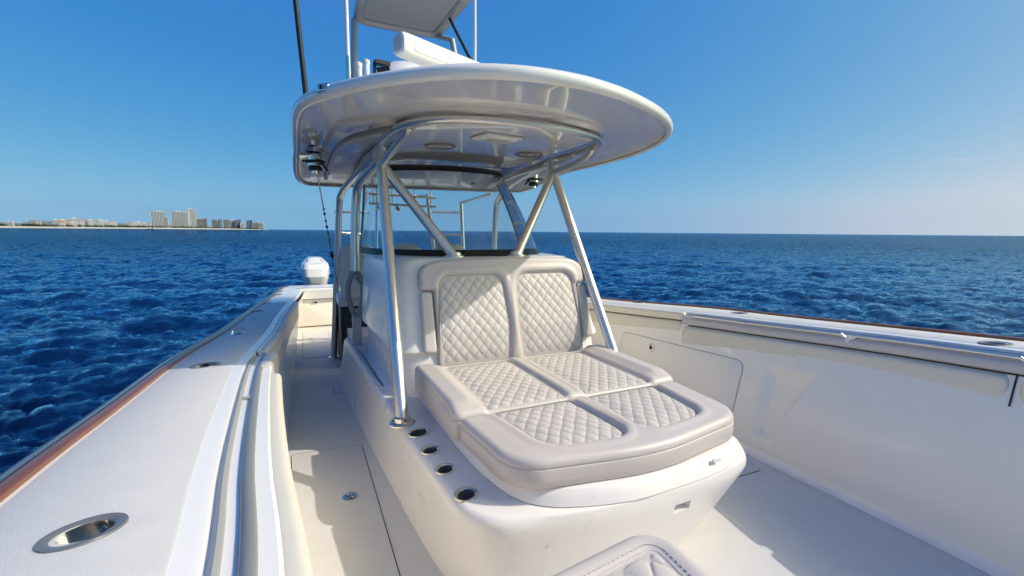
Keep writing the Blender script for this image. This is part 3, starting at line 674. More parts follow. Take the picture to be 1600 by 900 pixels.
deck_plate('inspection_plate', rpoly([(.26, 4.52, .015), (.40, 4.45, .015), (.40, 4.64, .015), (.26, 4.70, .015)], 4), gap=.004)
deck_plate('inspection_plate', rpoly([(2.30, 1.87, .015), (2.70, 1.86, .015), (2.72, 1.98, .015), (2.30, 2.0, .015)], 4), gap=.004)
deck_plate('deck_hatch', rpoly([(-.0, 5.9, .02), (.36, 5.9, .02), (.37, 7.5, .02), (.02, 7.5, .02)], 4), gap=.004)
# cleats and small deck fittings on the port board
def cleat(x, y, rot, s=1.0):
    g = float(G(y))+.006; Mx = frame_at((x, y, g), (0, 0, 1), (math.cos(rot), math.sin(rot), 0))
    o = stack('pop_up_cleat', ell(.062*s, .036*s, 28), [(0, -.004), (0, .002), (-.006*s, .005)], M['chrome'], boat, Mx)
    V, Fc = tube_geo(put(cr([(-.048*s, 0, .008), (-.04*s, 0, .026*s), (-.02*s, 0, .032*s), (.02*s, 0, .032*s), (.04*s, 0, .026*s), (.048*s, 0, .008)], 4), Mx), .006*s, 8)
    mesh_obj('cleat_bar', V, Fc, M['chrome'], o)
    stack('cleat_well', ell(.03*s, .016*s, 20), [(0, .0045), (-.002, .0058)], M['black'], o, Mx)
cleat(-.402, 3.64, .9, 1.15); cleat(-.38, 4.55, .15, .9); cleat(-.345, 5.97, .2, .7); cleat(-.26, 6.9, .1, .9); cleat(-.25, 7.4, .1, .9)
# transom
TB = MB()
loft('transom_wall', [[(-.2, 7.80, z), (3.1, 7.80, z)] for z in (0, .5)], M['liner'], boat, False)
stack('transom_cap', rpoly([(-.12, 7.74, .03), (3.0, 7.74, .03), (3.0, 8.25, .05), (-.2, 8.25, .05)], 4), [(0, .47), (0, .61), (-.02, .635), (-.05, .64)], M['gel'], boat)
td = stack('transom_door', rpoly([(-.045, .03, .015), (.50, .03, .015), (.50, .455, .015), (-.045, .455, .015)], 4), [(0, -.002), (0, .014), (-.006, .018)], M['liner'], boat, frame_at((0, 7.80, 0), (0, -1, 0), (1, 0, 0)))
stack('door_gasket', rpoly([(-.058, .016, .015), (.513, .016, .015), (.513, .468, .015), (-.058, .468, .015)], 4), [(0, -.002), (0, .006)], M['gasket'], td, frame_at((0, 7.80, 0), (0, -1, 0), (1, 0, 0)))
stack('door_latch', rpoly([(.15, .385, .008), (.25, .385, .008), (.25, .42, .008), (.15, .42, .008)], 3), [(0, .016), (0, .024), (-.003, .026)], M['chrome'], td, frame_at((0, 7.80, 0), (0, -1, 0), (1, 0, 0)))
stack('door_hinge', rpoly([(-.075, .36, .006), (-.03, .36, .006), (-.03, .43, .006), (-.075, .43, .006)], 3), [(0, .0), (0, .028), (-.003, .03)], M['black'], td, frame_at((0, 7.80, 0), (0, -1, 0), (1, 0, 0)))

# ------------------------------------------------------------------ centre console with its moulded base and windshield
con = thing('center_console', 'white moulded centre console with raked windshield and a ledge of cup holders', 'console', (1.41, 3.0, 0))
def base_outline(z):
    """closed plan of the moulded base at a height"""
    lo = [(.33, 5.0), (.36, 4.3), (.44, 2.9), (.50, 2.1), (.545, 1.80), (.64, 1.62), (.82, 1.53), (1.10, 1.485), (1.40, 1.48), (1.65, 1.54), (1.80, 1.64), (1.90, 1.80), (1.95, 2.0), (2.0, 2.9), (2.05, 4.3), (2.08, 5.0)]
    hi = [(.40, 5.0), (.42, 4.4), (.475, 2.8), (.525, 1.95), (.555, 1.68), (.64, 1.54), (.80, 1.475), (1.10, 1.418), (1.45, 1.402), (1.78, 1.418), (2.02, 1.475), (2.155, 1.60), (2.21, 1.78), (2.24, 2.8), (2.28, 4.4), (2.30, 5.0)]
    t = np.clip(z/.42, 0, 1); k = t**.75
    return resample(cr((1-k)*np.array(lo)+k*np.array(hi), 10, False), 220)
def make_base():
    R = []
    for z in (0, .03, .10, .18, .26, .32, .36): o = base_outline(z*1.15); R.append(np.c_[o, np.full(len(o), z)])
    o = base_outline(.42); N = normals2(o)
    N[0] = N[1]; N[-1] = N[-2]
    for a in np.linspace(0, math.pi/2, 7)[1:]: k = (.006+.032*np.clip(sstep(.95, .72, o[:, 0])+sstep(1.95, 2.12, o[:, 0]), 0, 1))[:, None]; R.append(np.c_[o-N*k*(1-math.cos(a)), np.full(len(o), .365+.055*math.sin(a))])
    b = loft('console_base', R, M['gel'], con, True, True, True)
    cs = []
    # latch notch in the front
    mb = MB().box((1.53, 1.415, .315), (.10, .11, .045)); cs.append(cutter_obj(mb.V, mb.F))
    spots = [(.572, 2.43, .050, .040), (.578, 2.20, .036, .030), (.592, 1.985, .036, .030), (.612, 1.745, .040, .034)]
    Ms = []
    for x, y, rx, ry in spots:
        Mx = frame_at((x, y, .420), (0, 0, 1), (.8, .6, 0)); Ms.append((Mx, rx, ry)); cs.append(cyl_cut(Mx, rx+.003, ry+.003, .03, .085))
    cut([b], cs, 40)
    for Mx, rx, ry in Ms: cup('cup_holder', Mx, rx, ry, .075, .017, con, m_in=M['darksteel'], ring='chrome')
    Rg = []
    # drain nipple and small bright snap on the front face
    for x, y, z in ((.86, 1.48, .285), (2.06, 1.51, .355)):
        e = ell(.007, .007, 14); Mx = frame_at((x, y, z), (0, -1, .1), (1, 0, 0)); loft('snap_stud', [put(np.c_[e*s_, np.full(14, q)], Mx) for s_, q in ((1.3, 0), (1.3, .005), (.6, .008), (.5, .013))], M['chrome'], con, cap1=True)
    return b
make_base()
# lid under the cushion: a shallow plinth with its seam
lid_out = resample(cr([(.70, 2.92), (.715, 2.06), (.745, 1.80), (.80, 1.61), (.93, 1.495), (1.2, 1.412), (1.45, 1.403), (1.75, 1.418), (1.98, 1.475), (2.09, 1.61), (2.125, 1.85), (2.14, 2.92)], 10), 160)
stack('lid_gasket', lid_out-normals2(lid_out)*.016, [(0, .405), (0, .43)], M['gasket'], con)
stack('seat_lid', lid_out, [(-.004, .422), (0, .425), (-.012, .455), (-.030, .482), (-.040, .489), (-.06, .491)], M['gel'], con)
for x, y in ((1.75, 1.462),):
    mb = MB().box((x, y-.034, .486), (.045, .014, .012)); mb.build('lid_catch', M['gel'], con)
# upper body
def body():
    R = []
    lv = [(.40, .605, 2.215, 2.94, .0), (.60, .602, 2.218, 2.99, .0), (.700, .604, 2.216, 3.03, .0), (.708, .600, 2.22, 3.03, 0), (.712, .572, 2.248, 3.016, 0), (.722, .562, 2.258, 3.012, 0), (.74, .558, 2.26, 3.018, 0), (.78, .560, 2.25, 3.045, 0), (1.0, .572, 2.21, 3.115, 0), (1.16, .578, 2.165, 3.165, 0), (1.27, .585, 2.13, 3.20, 0), (1.32, .60, 2.11, 3.225, 0), (1.345, .63, 2.08, 3.25, 0), (1.352, .68, 2.03, 3.285, 0)]
    for z, x0, x1, y0, q in lv:
        o = rpoly([(x0-.05, 4.45, .12), (x0, y0, .17), (x1, y0, .17), (x1+.05, 4.45, .12)], 8); R.append(np.c_[o, np.full(len(o), z)])
    return loft('console_body', R, M['gel'], con, True, False, True, ang=30)
body()
# windshield
wb = cr([(.53, 4.45, 1.35), (.60, 3.98, 1.352), (.80, 3.62, 1.354), (1.10, 3.43, 1.354), (1.41, 3.38, 1.354), (1.72, 3.43, 1.354), (1.96, 3.62, 1.354), (2.11, 3.95, 1.352), (2.20, 4.45, 1.35)], 10)
wt = cr([(.66, 5.0, 2.13), (.70, 4.72, 2.135), (.84, 4.48, 2.14), (1.10, 4.36, 2.145), (1.40, 4.33, 2.15), (1.70, 4.36, 2.15), (1.95, 4.48, 2.15), (2.08, 4.72, 2.15), (2.12, 5.0, 2.15)], 10)
gl = loft('windshield', [wb+(wt-wb)*t+np.array([0, -.05*math.sin(t*math.pi), .02*0]) for t in np.linspace(0, 1, 10)], M['glass'], con, False)
for e_ in (0, -1): tube('glass_edge', [(wb+(wt-wb)*t+np.array([0, -.05*math.sin(t*math.pi), 0]))[e_] for t in np.linspace(.05, .97, 10)], .011, M['glassedge'], gl, 10)
loft('black_trim', [wb+(wt-wb)*t+np.array([0, -.05*math.sin(t*math.pi)-.004-o, 0]) for t, o in ((-.012, .012), (.055, .004), (.058, 0), (.0, -.01))], M['black'], gl, False)
loft('black_trim', [wb+(wt-wb)*t+np.array([0, -.05*math.sin(min(t, 1)*math.pi)-.006-o, 0]) for t, o in ((.955, .002), (.958, .008), (1.03, .008), (1.04, -.01))], M['black'], gl, False)
mb = MB().box((1.40, 4.05, 1.340), (1.30, .60, .05)); mb.build('dashboard', M['dash'], con)
# step rail on the lower port side
for k in (0, .045): tube('step_rail', [(.428+k, 4.55, .415), (.445+k, 4.2, .425), (.462+k, 3.7, .422), (.478+k, 3.3, .412)], .012, M['greytube' if k else 'gel'], con, 10, smooth=5)

# ------------------------------------------------------------------ sun lounge cushion and backrest
CX = 1.41
lou = thing('seat_cushion', 'large pearl vinyl sun lounge cushion with four diamond quilted panels on the console front', 'cushion', (1.41, 2.2, .495))
fp = [rpoly([(.885, 2.092, .012), (.955, 1.625, .12), (1.375, 1.575, .09), (1.345, 2.092, .012)], 8), rpoly([(1.475, 2.092, .012), (1.455, 1.575, .09), (1.885, 1.64, .12), (1.945, 2.092, .012)], 8)]
f_out = rpoly([(.695, 2.088, .025), (.745, 1.555, .20), (1.42, 1.435, 1.2), (2.085, 1.55, .20), (2.135, 2.088, .025)], 12)
pad('front_cushion', f_out, .622, .490, M['leather'], lou, [resample(p, 90) for p in fp], .016, .034)
ap = [rpoly([(.865, 2.905, .03), (.865, 2.096, .02), (1.345, 2.096, .02), (1.345, 2.905, .03)], 6), rpoly([(1.475, 2.905, .03), (1.475, 2.096, .02), (1.955, 2.096, .02), (1.955, 2.905, .03)], 6)]
a_out = rpoly([(.665, 2.94, .03), (.675, 2.096, .045), (2.155, 2.096, .045), (2.165, 2.94, .03)], 10)
def zf_aft(x, y):
    side = np.maximum(sstep(.185, .11, .0+np.minimum(np.abs(x-.665), np.abs(2.165-x))-.0), 0)
    return .030*side*sstep(2.09, 2.22, y)+.006
pad('aft_cushion', a_out, .630, .490, M['leather'], lou, [resample(p, 90) for p in ap], .014, .034, n=420, zf=zf_aft)
for i, p in enumerate(fp):
    P = resample(p, 120); quilt('quilted_panel', P, .606, M['quilt'], lou, du=.036, dv=.050, ph=(CX, 1.6), h=.0085)
    tube('panel_piping', np.c_[P+normals2(P)*.003, np.full(120, .6075)], .0035, M['piping'], lou, 6, closed=True)
for i, p in enumerate(ap):
    P = resample(p, 120); quilt('quilted_panel', P, .618, M['quilt'], lou, zf=lambda x, y: -.020*(1-sstep(2.094, 2.135, y)), du=.036, dv=.050, ph=(CX, 1.6), h=.0085)
    tube('panel_piping', np.c_[P+normals2(P)*.003, .620-.020*(1-sstep(2.094, 2.135, P[:, 1]))], .0035, M['piping'], lou, 6, closed=True)
bk = thing('backrest_cushion', 'tilted pearl vinyl backrest with two quilted panels, lying against the console', 'cushion', (1.41, 2.97, .6))
v_ = Vector((0, .24, .75)).normalized(); n_ = Vector((1, 0, 0)).cross(v_)
MBK = Matrix(((1, 0, n_.x, 1.395), (0, v_.y, n_.y, 2.97), (0, v_.z, n_.z, .585), (0, 0, 0, 1)))
uc = .045
bL = rpoly([(-.535, .015, .03), (-.005, .015, .04), (.018, .28, .3), (-.010, .665, .085), (-.490, .665, .085), (-.520, .30, .5)], 8)
bR = np.c_[2*.052-bL[:, 0], bL[:, 1]][::-1]
tuck = lambda v: -.055*np.maximum(0, (.27-v)/.27)**1.4
b_out = rpoly([(-.542, .0, .02), (.646, .0, .02), (.640, .565, .01), (.735, .575, .03), (.715, .735, .10), (.60, .785, .25), (.05, .80, 2.5), (-.50, .785, .25), (-.635, .735, .10), (-.640, .575, .03), (-.536, .565, .01)], 8)
pad('backrest_frame', b_out, .055, -.045, M['leather'], bk, [resample(p, 90) for p in (bL, bR)], .018, .032, n=420, M4=MBK, crown=.004, seam=True, zf=lambda x, y: tuck(y))
for p in (bL, bR):
    P = resample(p, 140); quilt('quilted_panel', P, .036, M['quilt'], bk, zf=lambda x, y: tuck(y), du=.038, dv=.048, ph=(.052, .02), h=.0085, M4=MBK)
    tube('panel_piping', put(np.c_[P+normals2(P)*.003, np.full(140, .0405)+tuck(P[:, 1])], MBK), .0042, M['piping'], bk, 6, closed=True)
for s in (-1, 1):
    xo = [(-.645, .135, .02), (-.552, .120, .03), (-.550, .555, .02), (-.636, .562, .02)]
    if s > 0: xo = [(2*.05-a, b, c) for a, b, c in xo][::-1]
    o = rpoly(xo, 5); o = resample(o, 80); pad('armrest_pad', o, .035, -.045, M['leather'], bk, (), r=.02, n=80, M4=MBK, crown=.003, seam=False)

# ------------------------------------------------------------------ bow seat with its cushion, close to the camera
bst = thing('bow_bench', 'white moulded bow bench under the near quilted cushion', 'bench', (.45, .5, 0))
stack('seat_box', rpoly([(-.02, .05, .06), (.80, .05, .06), (.83, .84, .10), (-.02, .77, .06)], 6), [(-.03, 0), (0, .05), (.01, .50), (0, .56), (-.03, .575)], M['gel'], bst)
bcu = thing('bow_cushion', 'quilted pearl vinyl cushion corner nearest the camera, at the bottom edge', 'cushion', (.5, .6, .58))
bo = rpoly([(-.05, .02, .05), (.86, .02, .05), (.925, .955, .10), (-.05, .83, .05)], 14)
bo2 = resample(bo, 200)
bi = bo2-normals2(bo2)*.075
pad('cushion_body', bo, .70, .575, M['leather'], bcu, [bi[::2]], .004, .022, n=360, seam=True, crown=.001)
quilt('quilted_panel', bi, .693, M['quilt'], bcu, du=.05, dv=.066, ph=(.7, .7), h=.014, res=.006)
tube('cushion_piping', np.c_[bo2+normals2(bo2)*.002, np.full(200, .672)], .005, M['leather'], bcu, 8, closed=True)
tube('panel_piping', np.c_[bi+normals2(bi)*.003, np.full(200, .696)], .0030, M['leather'], bcu, 6, closed=True)
def stitches():
    P = resample(bo, 420); q = P-normals2(P)*.058; mb = MB()
    for i in range(0, 420, 2):
        a, b = q[i], q[(i+1) % 420]; c = (a+b)/2; d = b-a; mb.box((c[0], c[1], .7035), (np.linalg.norm(d)*1.05, .0026, .0016), math.atan2(d[1], d[0]))
    kind(mb.build('stitching', M['leather'], bcu, smooth=False), 'stuff')
stitches()

# ------------------------------------------------------------------ hardtop on its pipe frame
top = thing('hardtop', 'white hardtop roof with rounded rim on a polished pipe frame over the console', 'boat roof', (1.41, 3.8, 0))
def zr(q):
    return 2.19+.015*q[:, 0]-.15*np.maximum(0, q[:, 1]-4.6)**1.2
ro = cr([(.0, 5.25), (.0, 4.2), (-.002, 3.4), (.005, 2.98), (.04, 2.72), (.13, 2.50), (.26, 2.30), (.40, 2.13), (.62, 1.94), (.88, 1.835), (1.17, 1.82), (1.45, 1.88), (1.72, 1.99), (1.98, 2.13), (2.22, 2.31), (2.42, 2.52), (2.58, 2.77), (2.73, 3.15), (2.83, 3.6), (2.88, 4.2), (2.88, 5.25), (2.80, 5.58), (2.6, 5.66), (1.5, 5.66), (.3, 5.66), (.08, 5.58)], 10, True)
ro = resample(ro, 300)
def roof():
    N = normals2(ro); R = []
    def ring(off, z, s=1.):
        q = ro+N*off; c = np.array([1.40, 3.75]); q = c+(q-c)*s; return np.c_[q, zr(q)+z]
    for s in (.002, .2, .4, .6, .8, .93): R.append(ring(-.10, .034, s))
    for off, z in ((-.10, .024), (-.060, .018), (-.0475, .017), (-.046, .015), (-.044, -.002), (-.038, -.006), (-.026, -.007), (-.014, -.002), (-.005, .008), (.0, .024), (-.003, .040), (-.012, .052), (-.028, .060), (-.06, .066), (-.10, .070)): R.append(ring(off, z))
    for s in (.9, .7, .5, .3, .002): R.append(ring(-.10, .070+.07*(1-s*s), s))
    R = [r for r in R]
    o = loft('roof_shell', R, M['white'], top, True, True, True, ang=60)
    me = o.data; me.materials.append(M['gelunder'])
    zz = np.empty(len(me.vertices)*3); me.vertices.foreach_get('co', zz); zz = zz.reshape(-1, 3)
    for p in me.polygons:
        c = p.center; 
        if p.normal.z < -.7 and np.array(sdf(ro, np.array([[c.x+1.41, c.y+3.8]])))[0] < -.055: p.material_index = 1
    return o
roof()
_q = ro-normals2(ro)*.049; tube('rim_groove', np.c_[_q, zr(_q)+.006], .006, M['trim'], top, 8, closed=True)
hl = rpoly([(.72, 4.58, .1), (.68, 2.62, .42), (2.02, 2.66, .42), (2.10, 4.58, .1)], 12)
stack('headliner', hl, [(0, .045), (-.002, .006), (-.010, -.006), (-.03, -.010), (-.25, -.008)], M['gelunder'], top, zf=zr)
stack('headliner_lip', resample(hl, 160)+normals2(resample(hl, 160))*.10, [(0, .045), (-.02, .022), (-.05, .014), (-.09, .02)], M['gelunder'], top, cap0=False, cap1=False, zf=zr)
# speakers and the courtesy light
for x, y in ((1.02, 3.48), (1.83, 3.56)):
    e = ell(1, 1, 40); z0 = float(zr(np.array([[x, y]]))[0])-.0085
    Mx = frame_at((x, y, z0), (.015, 0, -1), (1, 0, 0))
    o = loft('speaker', [put(np.c_[e*r, np.full(40, z)], Mx) for r, z in ((.118, -.004), (.118, .010), (.110, .016), (.100, .014), (.096, .002))], M['greytube'], top)
    loft('speaker_grille', [put(np.c_[e*r, np.full(40, z)], Mx) for r, z in ((.096, .003), (.09, .007), (.06, .009), (.056, .005), (.034, .009), (.03, .013), (.001, .015))], M['speaker'], o)
    for k in range(8):
        a = k*math.pi/4+.2; tube('grille_rib', [put(np.array([[math.cos(a)*.062, math.sin(a)*.062, .0085]]), Mx)[0], put(np.array([[math.cos(a)*.092, math.sin(a)*.092, .0075]]), Mx)[0]], .003, M['chrome'], o, 6)
zl = float(zr(np.array([[1.29, 3.0]]))[0])-.009; Mx = frame_at((1.29, 3.0, zl), (.015, 0, -1), (.98, .2, 0))
stack('light_gasket', rpoly([(-.158, -.108, .012), (.158, -.108, .012), (.158, .108, .012), (-.158, .108, .012)], 3), [(0, -.004), (0, .007)], M['trim'], top, Mx)
lf = stack('light_frame', rpoly([(-.15, -.10, .01), (.15, -.10, .01), (.15, .10, .01), (-.15, .10, .01)], 3), [(0, -.004), (0, .018), (-.008, .022)], M['fixture'], top, Mx)
stack('light_lens', rpoly([(-.10, -.055, .006), (.10, -.055, .006), (.10, .055, .006), (-.10, .055, .006)], 3), [(0, .022), (-.004, .027)], M['lens'], lf, Mx)
for y in (-.035, 0, .035): tube('lens_rib', put(np.array([[-.09, y, .0275], [.09, y, .0275]]), Mx), .004, M['speaker'], lf, 6)
for sx in (-.13, .13):
    for sy in (-.08, .08): stack('screw', ell(.007, .007, 10)+np.array([sx, sy]), [(0, .02), (-.001, .0245)], M['chrome'], lf, Mx)
# pipes
Zr = lambda x, y: float(zr(np.array([[x, y]]))[0])
def pp(pts, r=.024, nm='frame_pipe', m='alu', sm=6): return tube(nm, pts, r, M[m], top, 14, smooth=sm)
hoop = [(.60, 5.3), (.60, 4.6), (.60, 3.8), (.585, 3.2), (.63, 2.86), (.76, 2.67), (1.0, 2.57), (1.4, 2.55), (1.75, 2.64), (2.0, 2.80), (2.14, 3.05), (2.18, 3.4), (2.20, 4.0), (2.20, 5.3)]
pp([(x, y, Zr(x, y)-.012) for x, y in hoop], .023)
pp([(.66, 5.2, Zr(.66, 5.2)-.06), (.655, 4.4, 2.10), (.65, 3.6, 2.12), (.66, 3.1, 2.15), (.68, 2.9, 2.18)], .018)
pp([(2.13, 5.2, Zr(2.1, 5.2)-.06), (2.13, 4.4, 2.14), (2.13, 3.7, 2.15), (2.11, 3.3, 2.18)], .018)
nL, nR = (.605, 3.62, 2.045), (2.14, 3.68, 2.09)
bL_, bR_ = (.515, 2.60, .42), (2.17, 2.62, .42)
pp([nL[:2]+(2.17,), nL, tuple(np.array(nL)*.5+np.array(bL_)*.5), bL_], .040, 'front_leg', sm=0)
pp([nR[:2]+(2.20,), nR, tuple(np.array(nR)*.5+np.array(bR_)*.5), bR_], .040, 'front_leg', sm=0)
for b in (bL_, bR_):
    e = ell(1, 1, 28); Mx = frame_at((b[0], b[1], .419)); loft('leg_flange', [put(np.c_[e*r, np.full(28, z)], Mx) for r, z in ((.075, 0), (.075, .008), (.066, .013), (.048, .016), (.046, .04), (.040, .043))], M['chrome'], top, cap1=True)
kL, kR = (1.09, 3.36, 1.352), (1.62, 3.36, 1.352)
pp([nL, kL], .038, 'frame_brace', sm=0); pp([nR, kR], .038, 'frame_brace', sm=0)
for b in (kL, kR):
    e = ell(1.3, 1, 24); Mx = frame_at(b); loft('leg_flange', [put(np.c_[e*r, np.full(24, z)], Mx) for r, z in ((.06, 0), (.06, .008), (.046, .012), (.038, .035))], M['alu'], top, cap1=True)
pp([nL, (.615, 3.35, 2.08), (.63, 3.05, 2.125), (.645, 2.92, 2.155), (.65, 2.87, 2.185)], .029, 'gusset_pipe')
pp([nR, (2.15, 3.45, 2.10), (2.14, 3.20, 2.135), (2.125, 3.08, 2.17), (2.11, 3.02, 2.20)], .029, 'gusset_pipe')
# rear legs
pp([(.615, 3.9, 2.14), (.56, 4.5, 2.09), (.50, 5.0, 2.02), (.455, 5.35, 1.93), (.445, 5.5, 1.80), (.40, 5.65, 1.0), (.345, 5.82, .0)], .036, 'rear_leg', 'alu', 8)
e = ell(1, 1, 20); loft('leg_flange', [put(np.c_[e*r, np.full(20, z)], frame_at((.345, 5.82, .002))) for r, z in ((.062, 0), (.062, .008), (.04, .012), (.03, .03))], M['chrome'], top, cap1=True)
pp([(.64, 3.9, 2.11), (.60, 4.2, 2.06), (.545, 4.48, 1.98), (.525, 4.58, 1.86), (.505, 4.60, 1.55), (.495, 4.60, 1.16)], .042, 'rear_leg', 'alu', 8)
lp = [(.495, 4.60, 1.16), (.435, 4.60, 1.06), (.425, 4.60, .93), (.45, 4.60, .80), (.492, 4.60, .725), (.535, 4.60, .80), (.56, 4.60, .93), (.55, 4.60, 1.06)]
tube('grab_loop', lp, .026, M['greytube'], top, 10, closed=True, smooth=5)
stack('leg_plate', rpoly([(-.045, 0, .005), (.04, 0, .005), (.045, .79, .03), (-.04, .79, .03)], 4), [(0, -.012), (0, .012)], M['greypaint'], top, frame_at((.492, 4.60, .0), (0, -1, 0), (1, 0, 0)))
pp([(2.18, 3.9, 2.17), (2.23, 4.5, 2.12), (2.29, 5.0, 2.05), (2.33, 5.35, 1.96), (2.35, 5.5, 1.8), (2.39, 5.65, 1.0), (2.45, 5.82, 0)], .036, 'rear_leg', 'alu', 8)
pp([(.50, 4.6, 1.10), (.545, 4.55, 1.03), (.585, 4.42, 1.0)], .016, 'console_tie', 'greytube')
# roof side brace seen on the port underside
pp([(.30, 5.2, Zr(.3, 5.2)-.03), (.29, 4.4, 2.13), (.30, 3.7, 2.15), (.36, 3.35, 2.17), (.50, 3.12, 2.185), (.62, 3.0, 2.19)], .020, 'side_brace', 'greytube')
# small chrome plate on the rim, outrigger base under the roof
Mx = frame_at((.145, 2.475, Zr(.14, 2.5)+.040), (-.72, -.62, .25), (.65, -.75, 0))
npl = stack('rim_plate', rpoly([(-.035, -.02, .006), (.035, -.02, .006), (.035, .02, .006), (-.035, .02, .006)], 3), [(0, -.012), (0, .004), (-.004, .007)], M['chrome'], top, Mx)
stack('plate_lens', rpoly([(-.012, -.012, .004), (.012, -.012, .004), (.012, .012, .004), (-.012, .012, .004)], 3), [(0, .006), (-.003, .012)], M['black'], npl, Mx)
# ------------------------------------------------------------------ things on and above the roof
def lathe(name, prof, m, parent, Mx, n=28, cap0=True, cap1=True, sq=(1, 1)):
    e = ell(sq[0], sq[1], n); return loft(name, [put(np.c_[e*r, np.full(n, z)], Mx) for r, z in prof], m, parent, True, cap0, cap1)
rad = thing('radar_scanner', 'white open array radar bar above the front edge of the hardtop', 'radar', (1.09, 2.90, 2.3))
d_ = Vector((.906, .423, 0)); Mx = frame_at((1.09, 2.90, 2.565), (0, 0, 1), d_)
sec = rpoly([(-.056, -.060, .02), (.050, -.062, .028), (.058, .030, .045), (.030, .060, .045), (-.040, .060, .035), (-.058, .02, .03)], 7)
R = []
for x, k in ((-.60, .80), (-.597, .90), (-.585, .965), (-.56, 1.0), (-.05, 1.0), (0, 1.02), (.05, 1.0), (.56, 1.0), (.585, .965), (.597, .9), (.60, .8)):
    R.append(put(np.c_[np.full(len(sec), x), sec[:, 0]*k, sec[:, 1]*k], Mx))
rb_ = loft('array_bar', R, M['white'], rad, True, True, True, ang=30)
for s in (-1, 1):
    Re = [put(np.c_[np.full(len(sec), s*x), sec[:, 0]*k, sec[:, 1]*k], Mx) for x, k in ((.600, .72), (.604, .70), (.604, .5))]
    loft('end_cap', Re, M['capgrey'], rb_, True, True, True)
pn = rpoly([(-.53, -.035, .01), (-.1, -.035, .01), (-.1, .022, .01), (-.53, .022, .01)], 3); stack('bar_panel', pn, [(0, -.003), (0, .0015), (-.004, .002)], M['white'], rb_, Mx @ frame_at((0, -.0595, 0), (0, -1, 0), (1, 0, 0)))
lathe('radar_pedestal', [(.16, .0), (.165, .03), (.15, .10), (.11, .16), (.06, .18), (.06, .205)], M['white'], rad, frame_at((1.09, 2.90, 2.30)))
dom = thing('satellite_dome', 'white rounded dome on the hardtop behind the radar bar', 'dome', (.74, 3.25, 2.3))
lathe('dome_shell', [(.25, -.06), (.262, .06), (.262, .16), (.245, .25), (.20, .33), (.13, .385), (.06, .41), (.005, .415)], M['white'], dom, frame_at((.72, 3.25, 2.26)), 36)
lathe('dome_seam', [(.264, .14), (.266, .145), (.266, .155), (.264, .16)], M['greypaint'], dom, frame_at((.72, 3.25, 2.26)), 36, False, False)
hrn = thing('search_light', 'small black bracketed lamp between the dome and the white antenna base', 'lamp', (.50, 3.05, 2.3))
mb = MB(); mb.box((.475, 3.0, 2.43), (.018, .025, .26)); mb.box((.52, 3.0, 2.565), (.09, .05, .022), .2); mb.build('lamp_bracket', M['black'], hrn, smooth=False)
tube('lamp_head', [(.49, 3.0, 2.52), (.52, 2.99, 2.525), (.56, 2.97, 2.53)], .016, M['black'], hrn, 12)
def antenna(x, y, h, label, dx=0, dy=0):
    t = thing('whip_antenna', label, 'antenna', (x, y, 2.28), 'white whip antennas on the hardtop')
    tube('whip', [(x, y, 2.62), (x+dx*h*.5, y+dy*h*.5, 2.62+h*.5), (x+dx*h, y+dy*h, 2.62+h)], np.array([.013, .011, .006]), M['white'], t, 10)
    tube('ferrule', [(x, y, 2.26), (x, y, 2.64)], .017, M['chrome'], t, 12)
antenna(.345, 3.2, 2.4, 'white whip antenna rising beside the rod tubes and the tower leg', .0, 0)
antenna(1.352, 3.6, 2.6, 'white whip antenna standing clear beyond the lower end of the radar bar')
for i, (x, y, h) in enumerate(((.435, 3.36, .40), (.50, 3.46, .46))):
    t = thing('rod_tube', ('shorter', 'taller')[i]+' white rod tube on the roof beside the tower leg', 'rod tube', (x, y, 2.28), 'white rod tubes on the roof')
    tube('tube_body', [(x, y, 2.24), (x-.008, y, 2.24+h)], .022, M['white'], t, 14)
    lathe('tube_cap', [(.024, 0), (.026, .01), (.024, .028), (.012, .036)], M['white'], t, frame_at((x-.008, y, 2.235+h)))
def outrigger(x, y, s, label, withpole):
    zz = Zr(x, y); t = thing('outrigger_pole', label, 'outrigger', (x, y, zz), 'outriggers through the hardtop')
    if withpole:
        tube('pole', [(x-.03, y-.25, zz+.02), (x-.10, y-.30, 3.3), (x-.34, y-.34, 6.4)], np.array([.021, .019, .012]), M['black'], t, 10)
        lathe('pole_socket', [(.045, 0), (.045, .03), (.03, .05), (.027, .20)], M['chrome'], t, frame_at((x-.03, y-.25, zz+.07)))
    lathe('base_hub', [(.075, .0), (.075, .02), (.055, .035), (.05, .10), (.06, .11), (.06, .135), (.03, .15), (.028, .2), (.012, .21)], M['chrome'], t, frame_at((x, y, zz+.035), (0, 0, -1)))
    lathe('lock_ring', [(.078, 0), (.082, .01), (.078, .022)], M['black'], t, frame_at((x, y, zz-.055), (0, 0, -1)))
    lathe('lock_ring', [(.052, 0), (.056, .012), (.052, .03)], M['black'], t, frame_at((x, y, zz-.11), (0, 0, -1)))
    tube('lock_handle', [(x-.10*s, y-.04, zz-.065), (x, y, zz-.068), (x+.06*s, y, zz-.085), (x+.10*s, y+.02, zz-.13)], .009, M['black'], t, 8, smooth=4)
    return t
outrigger(.17, 4.35, 1, 'black outrigger pole with chrome base hub on the port side of the roof', True)
outrigger(2.50, 4.75, -1, 'chrome and black outrigger base hub under the starboard side of the roof', False)
rig = thing('rigging_line', 'thin outrigger line with black beads and a snap hanging below the port roof corner', 'line', (.24, 4.4, 2.0))
ra, rb2 = np.array([.185, 4.36, 2.03]), np.array([.40, 5.60, .93]); at_ = lambda t: ra+(rb2-ra)*t
tube('line', [at_(0), at_(.5), at_(1)], .0035, M['black'], rig, 6); tube('line_cover', [at_(0), at_(.26)], .006, M['lens'], rig, 6)
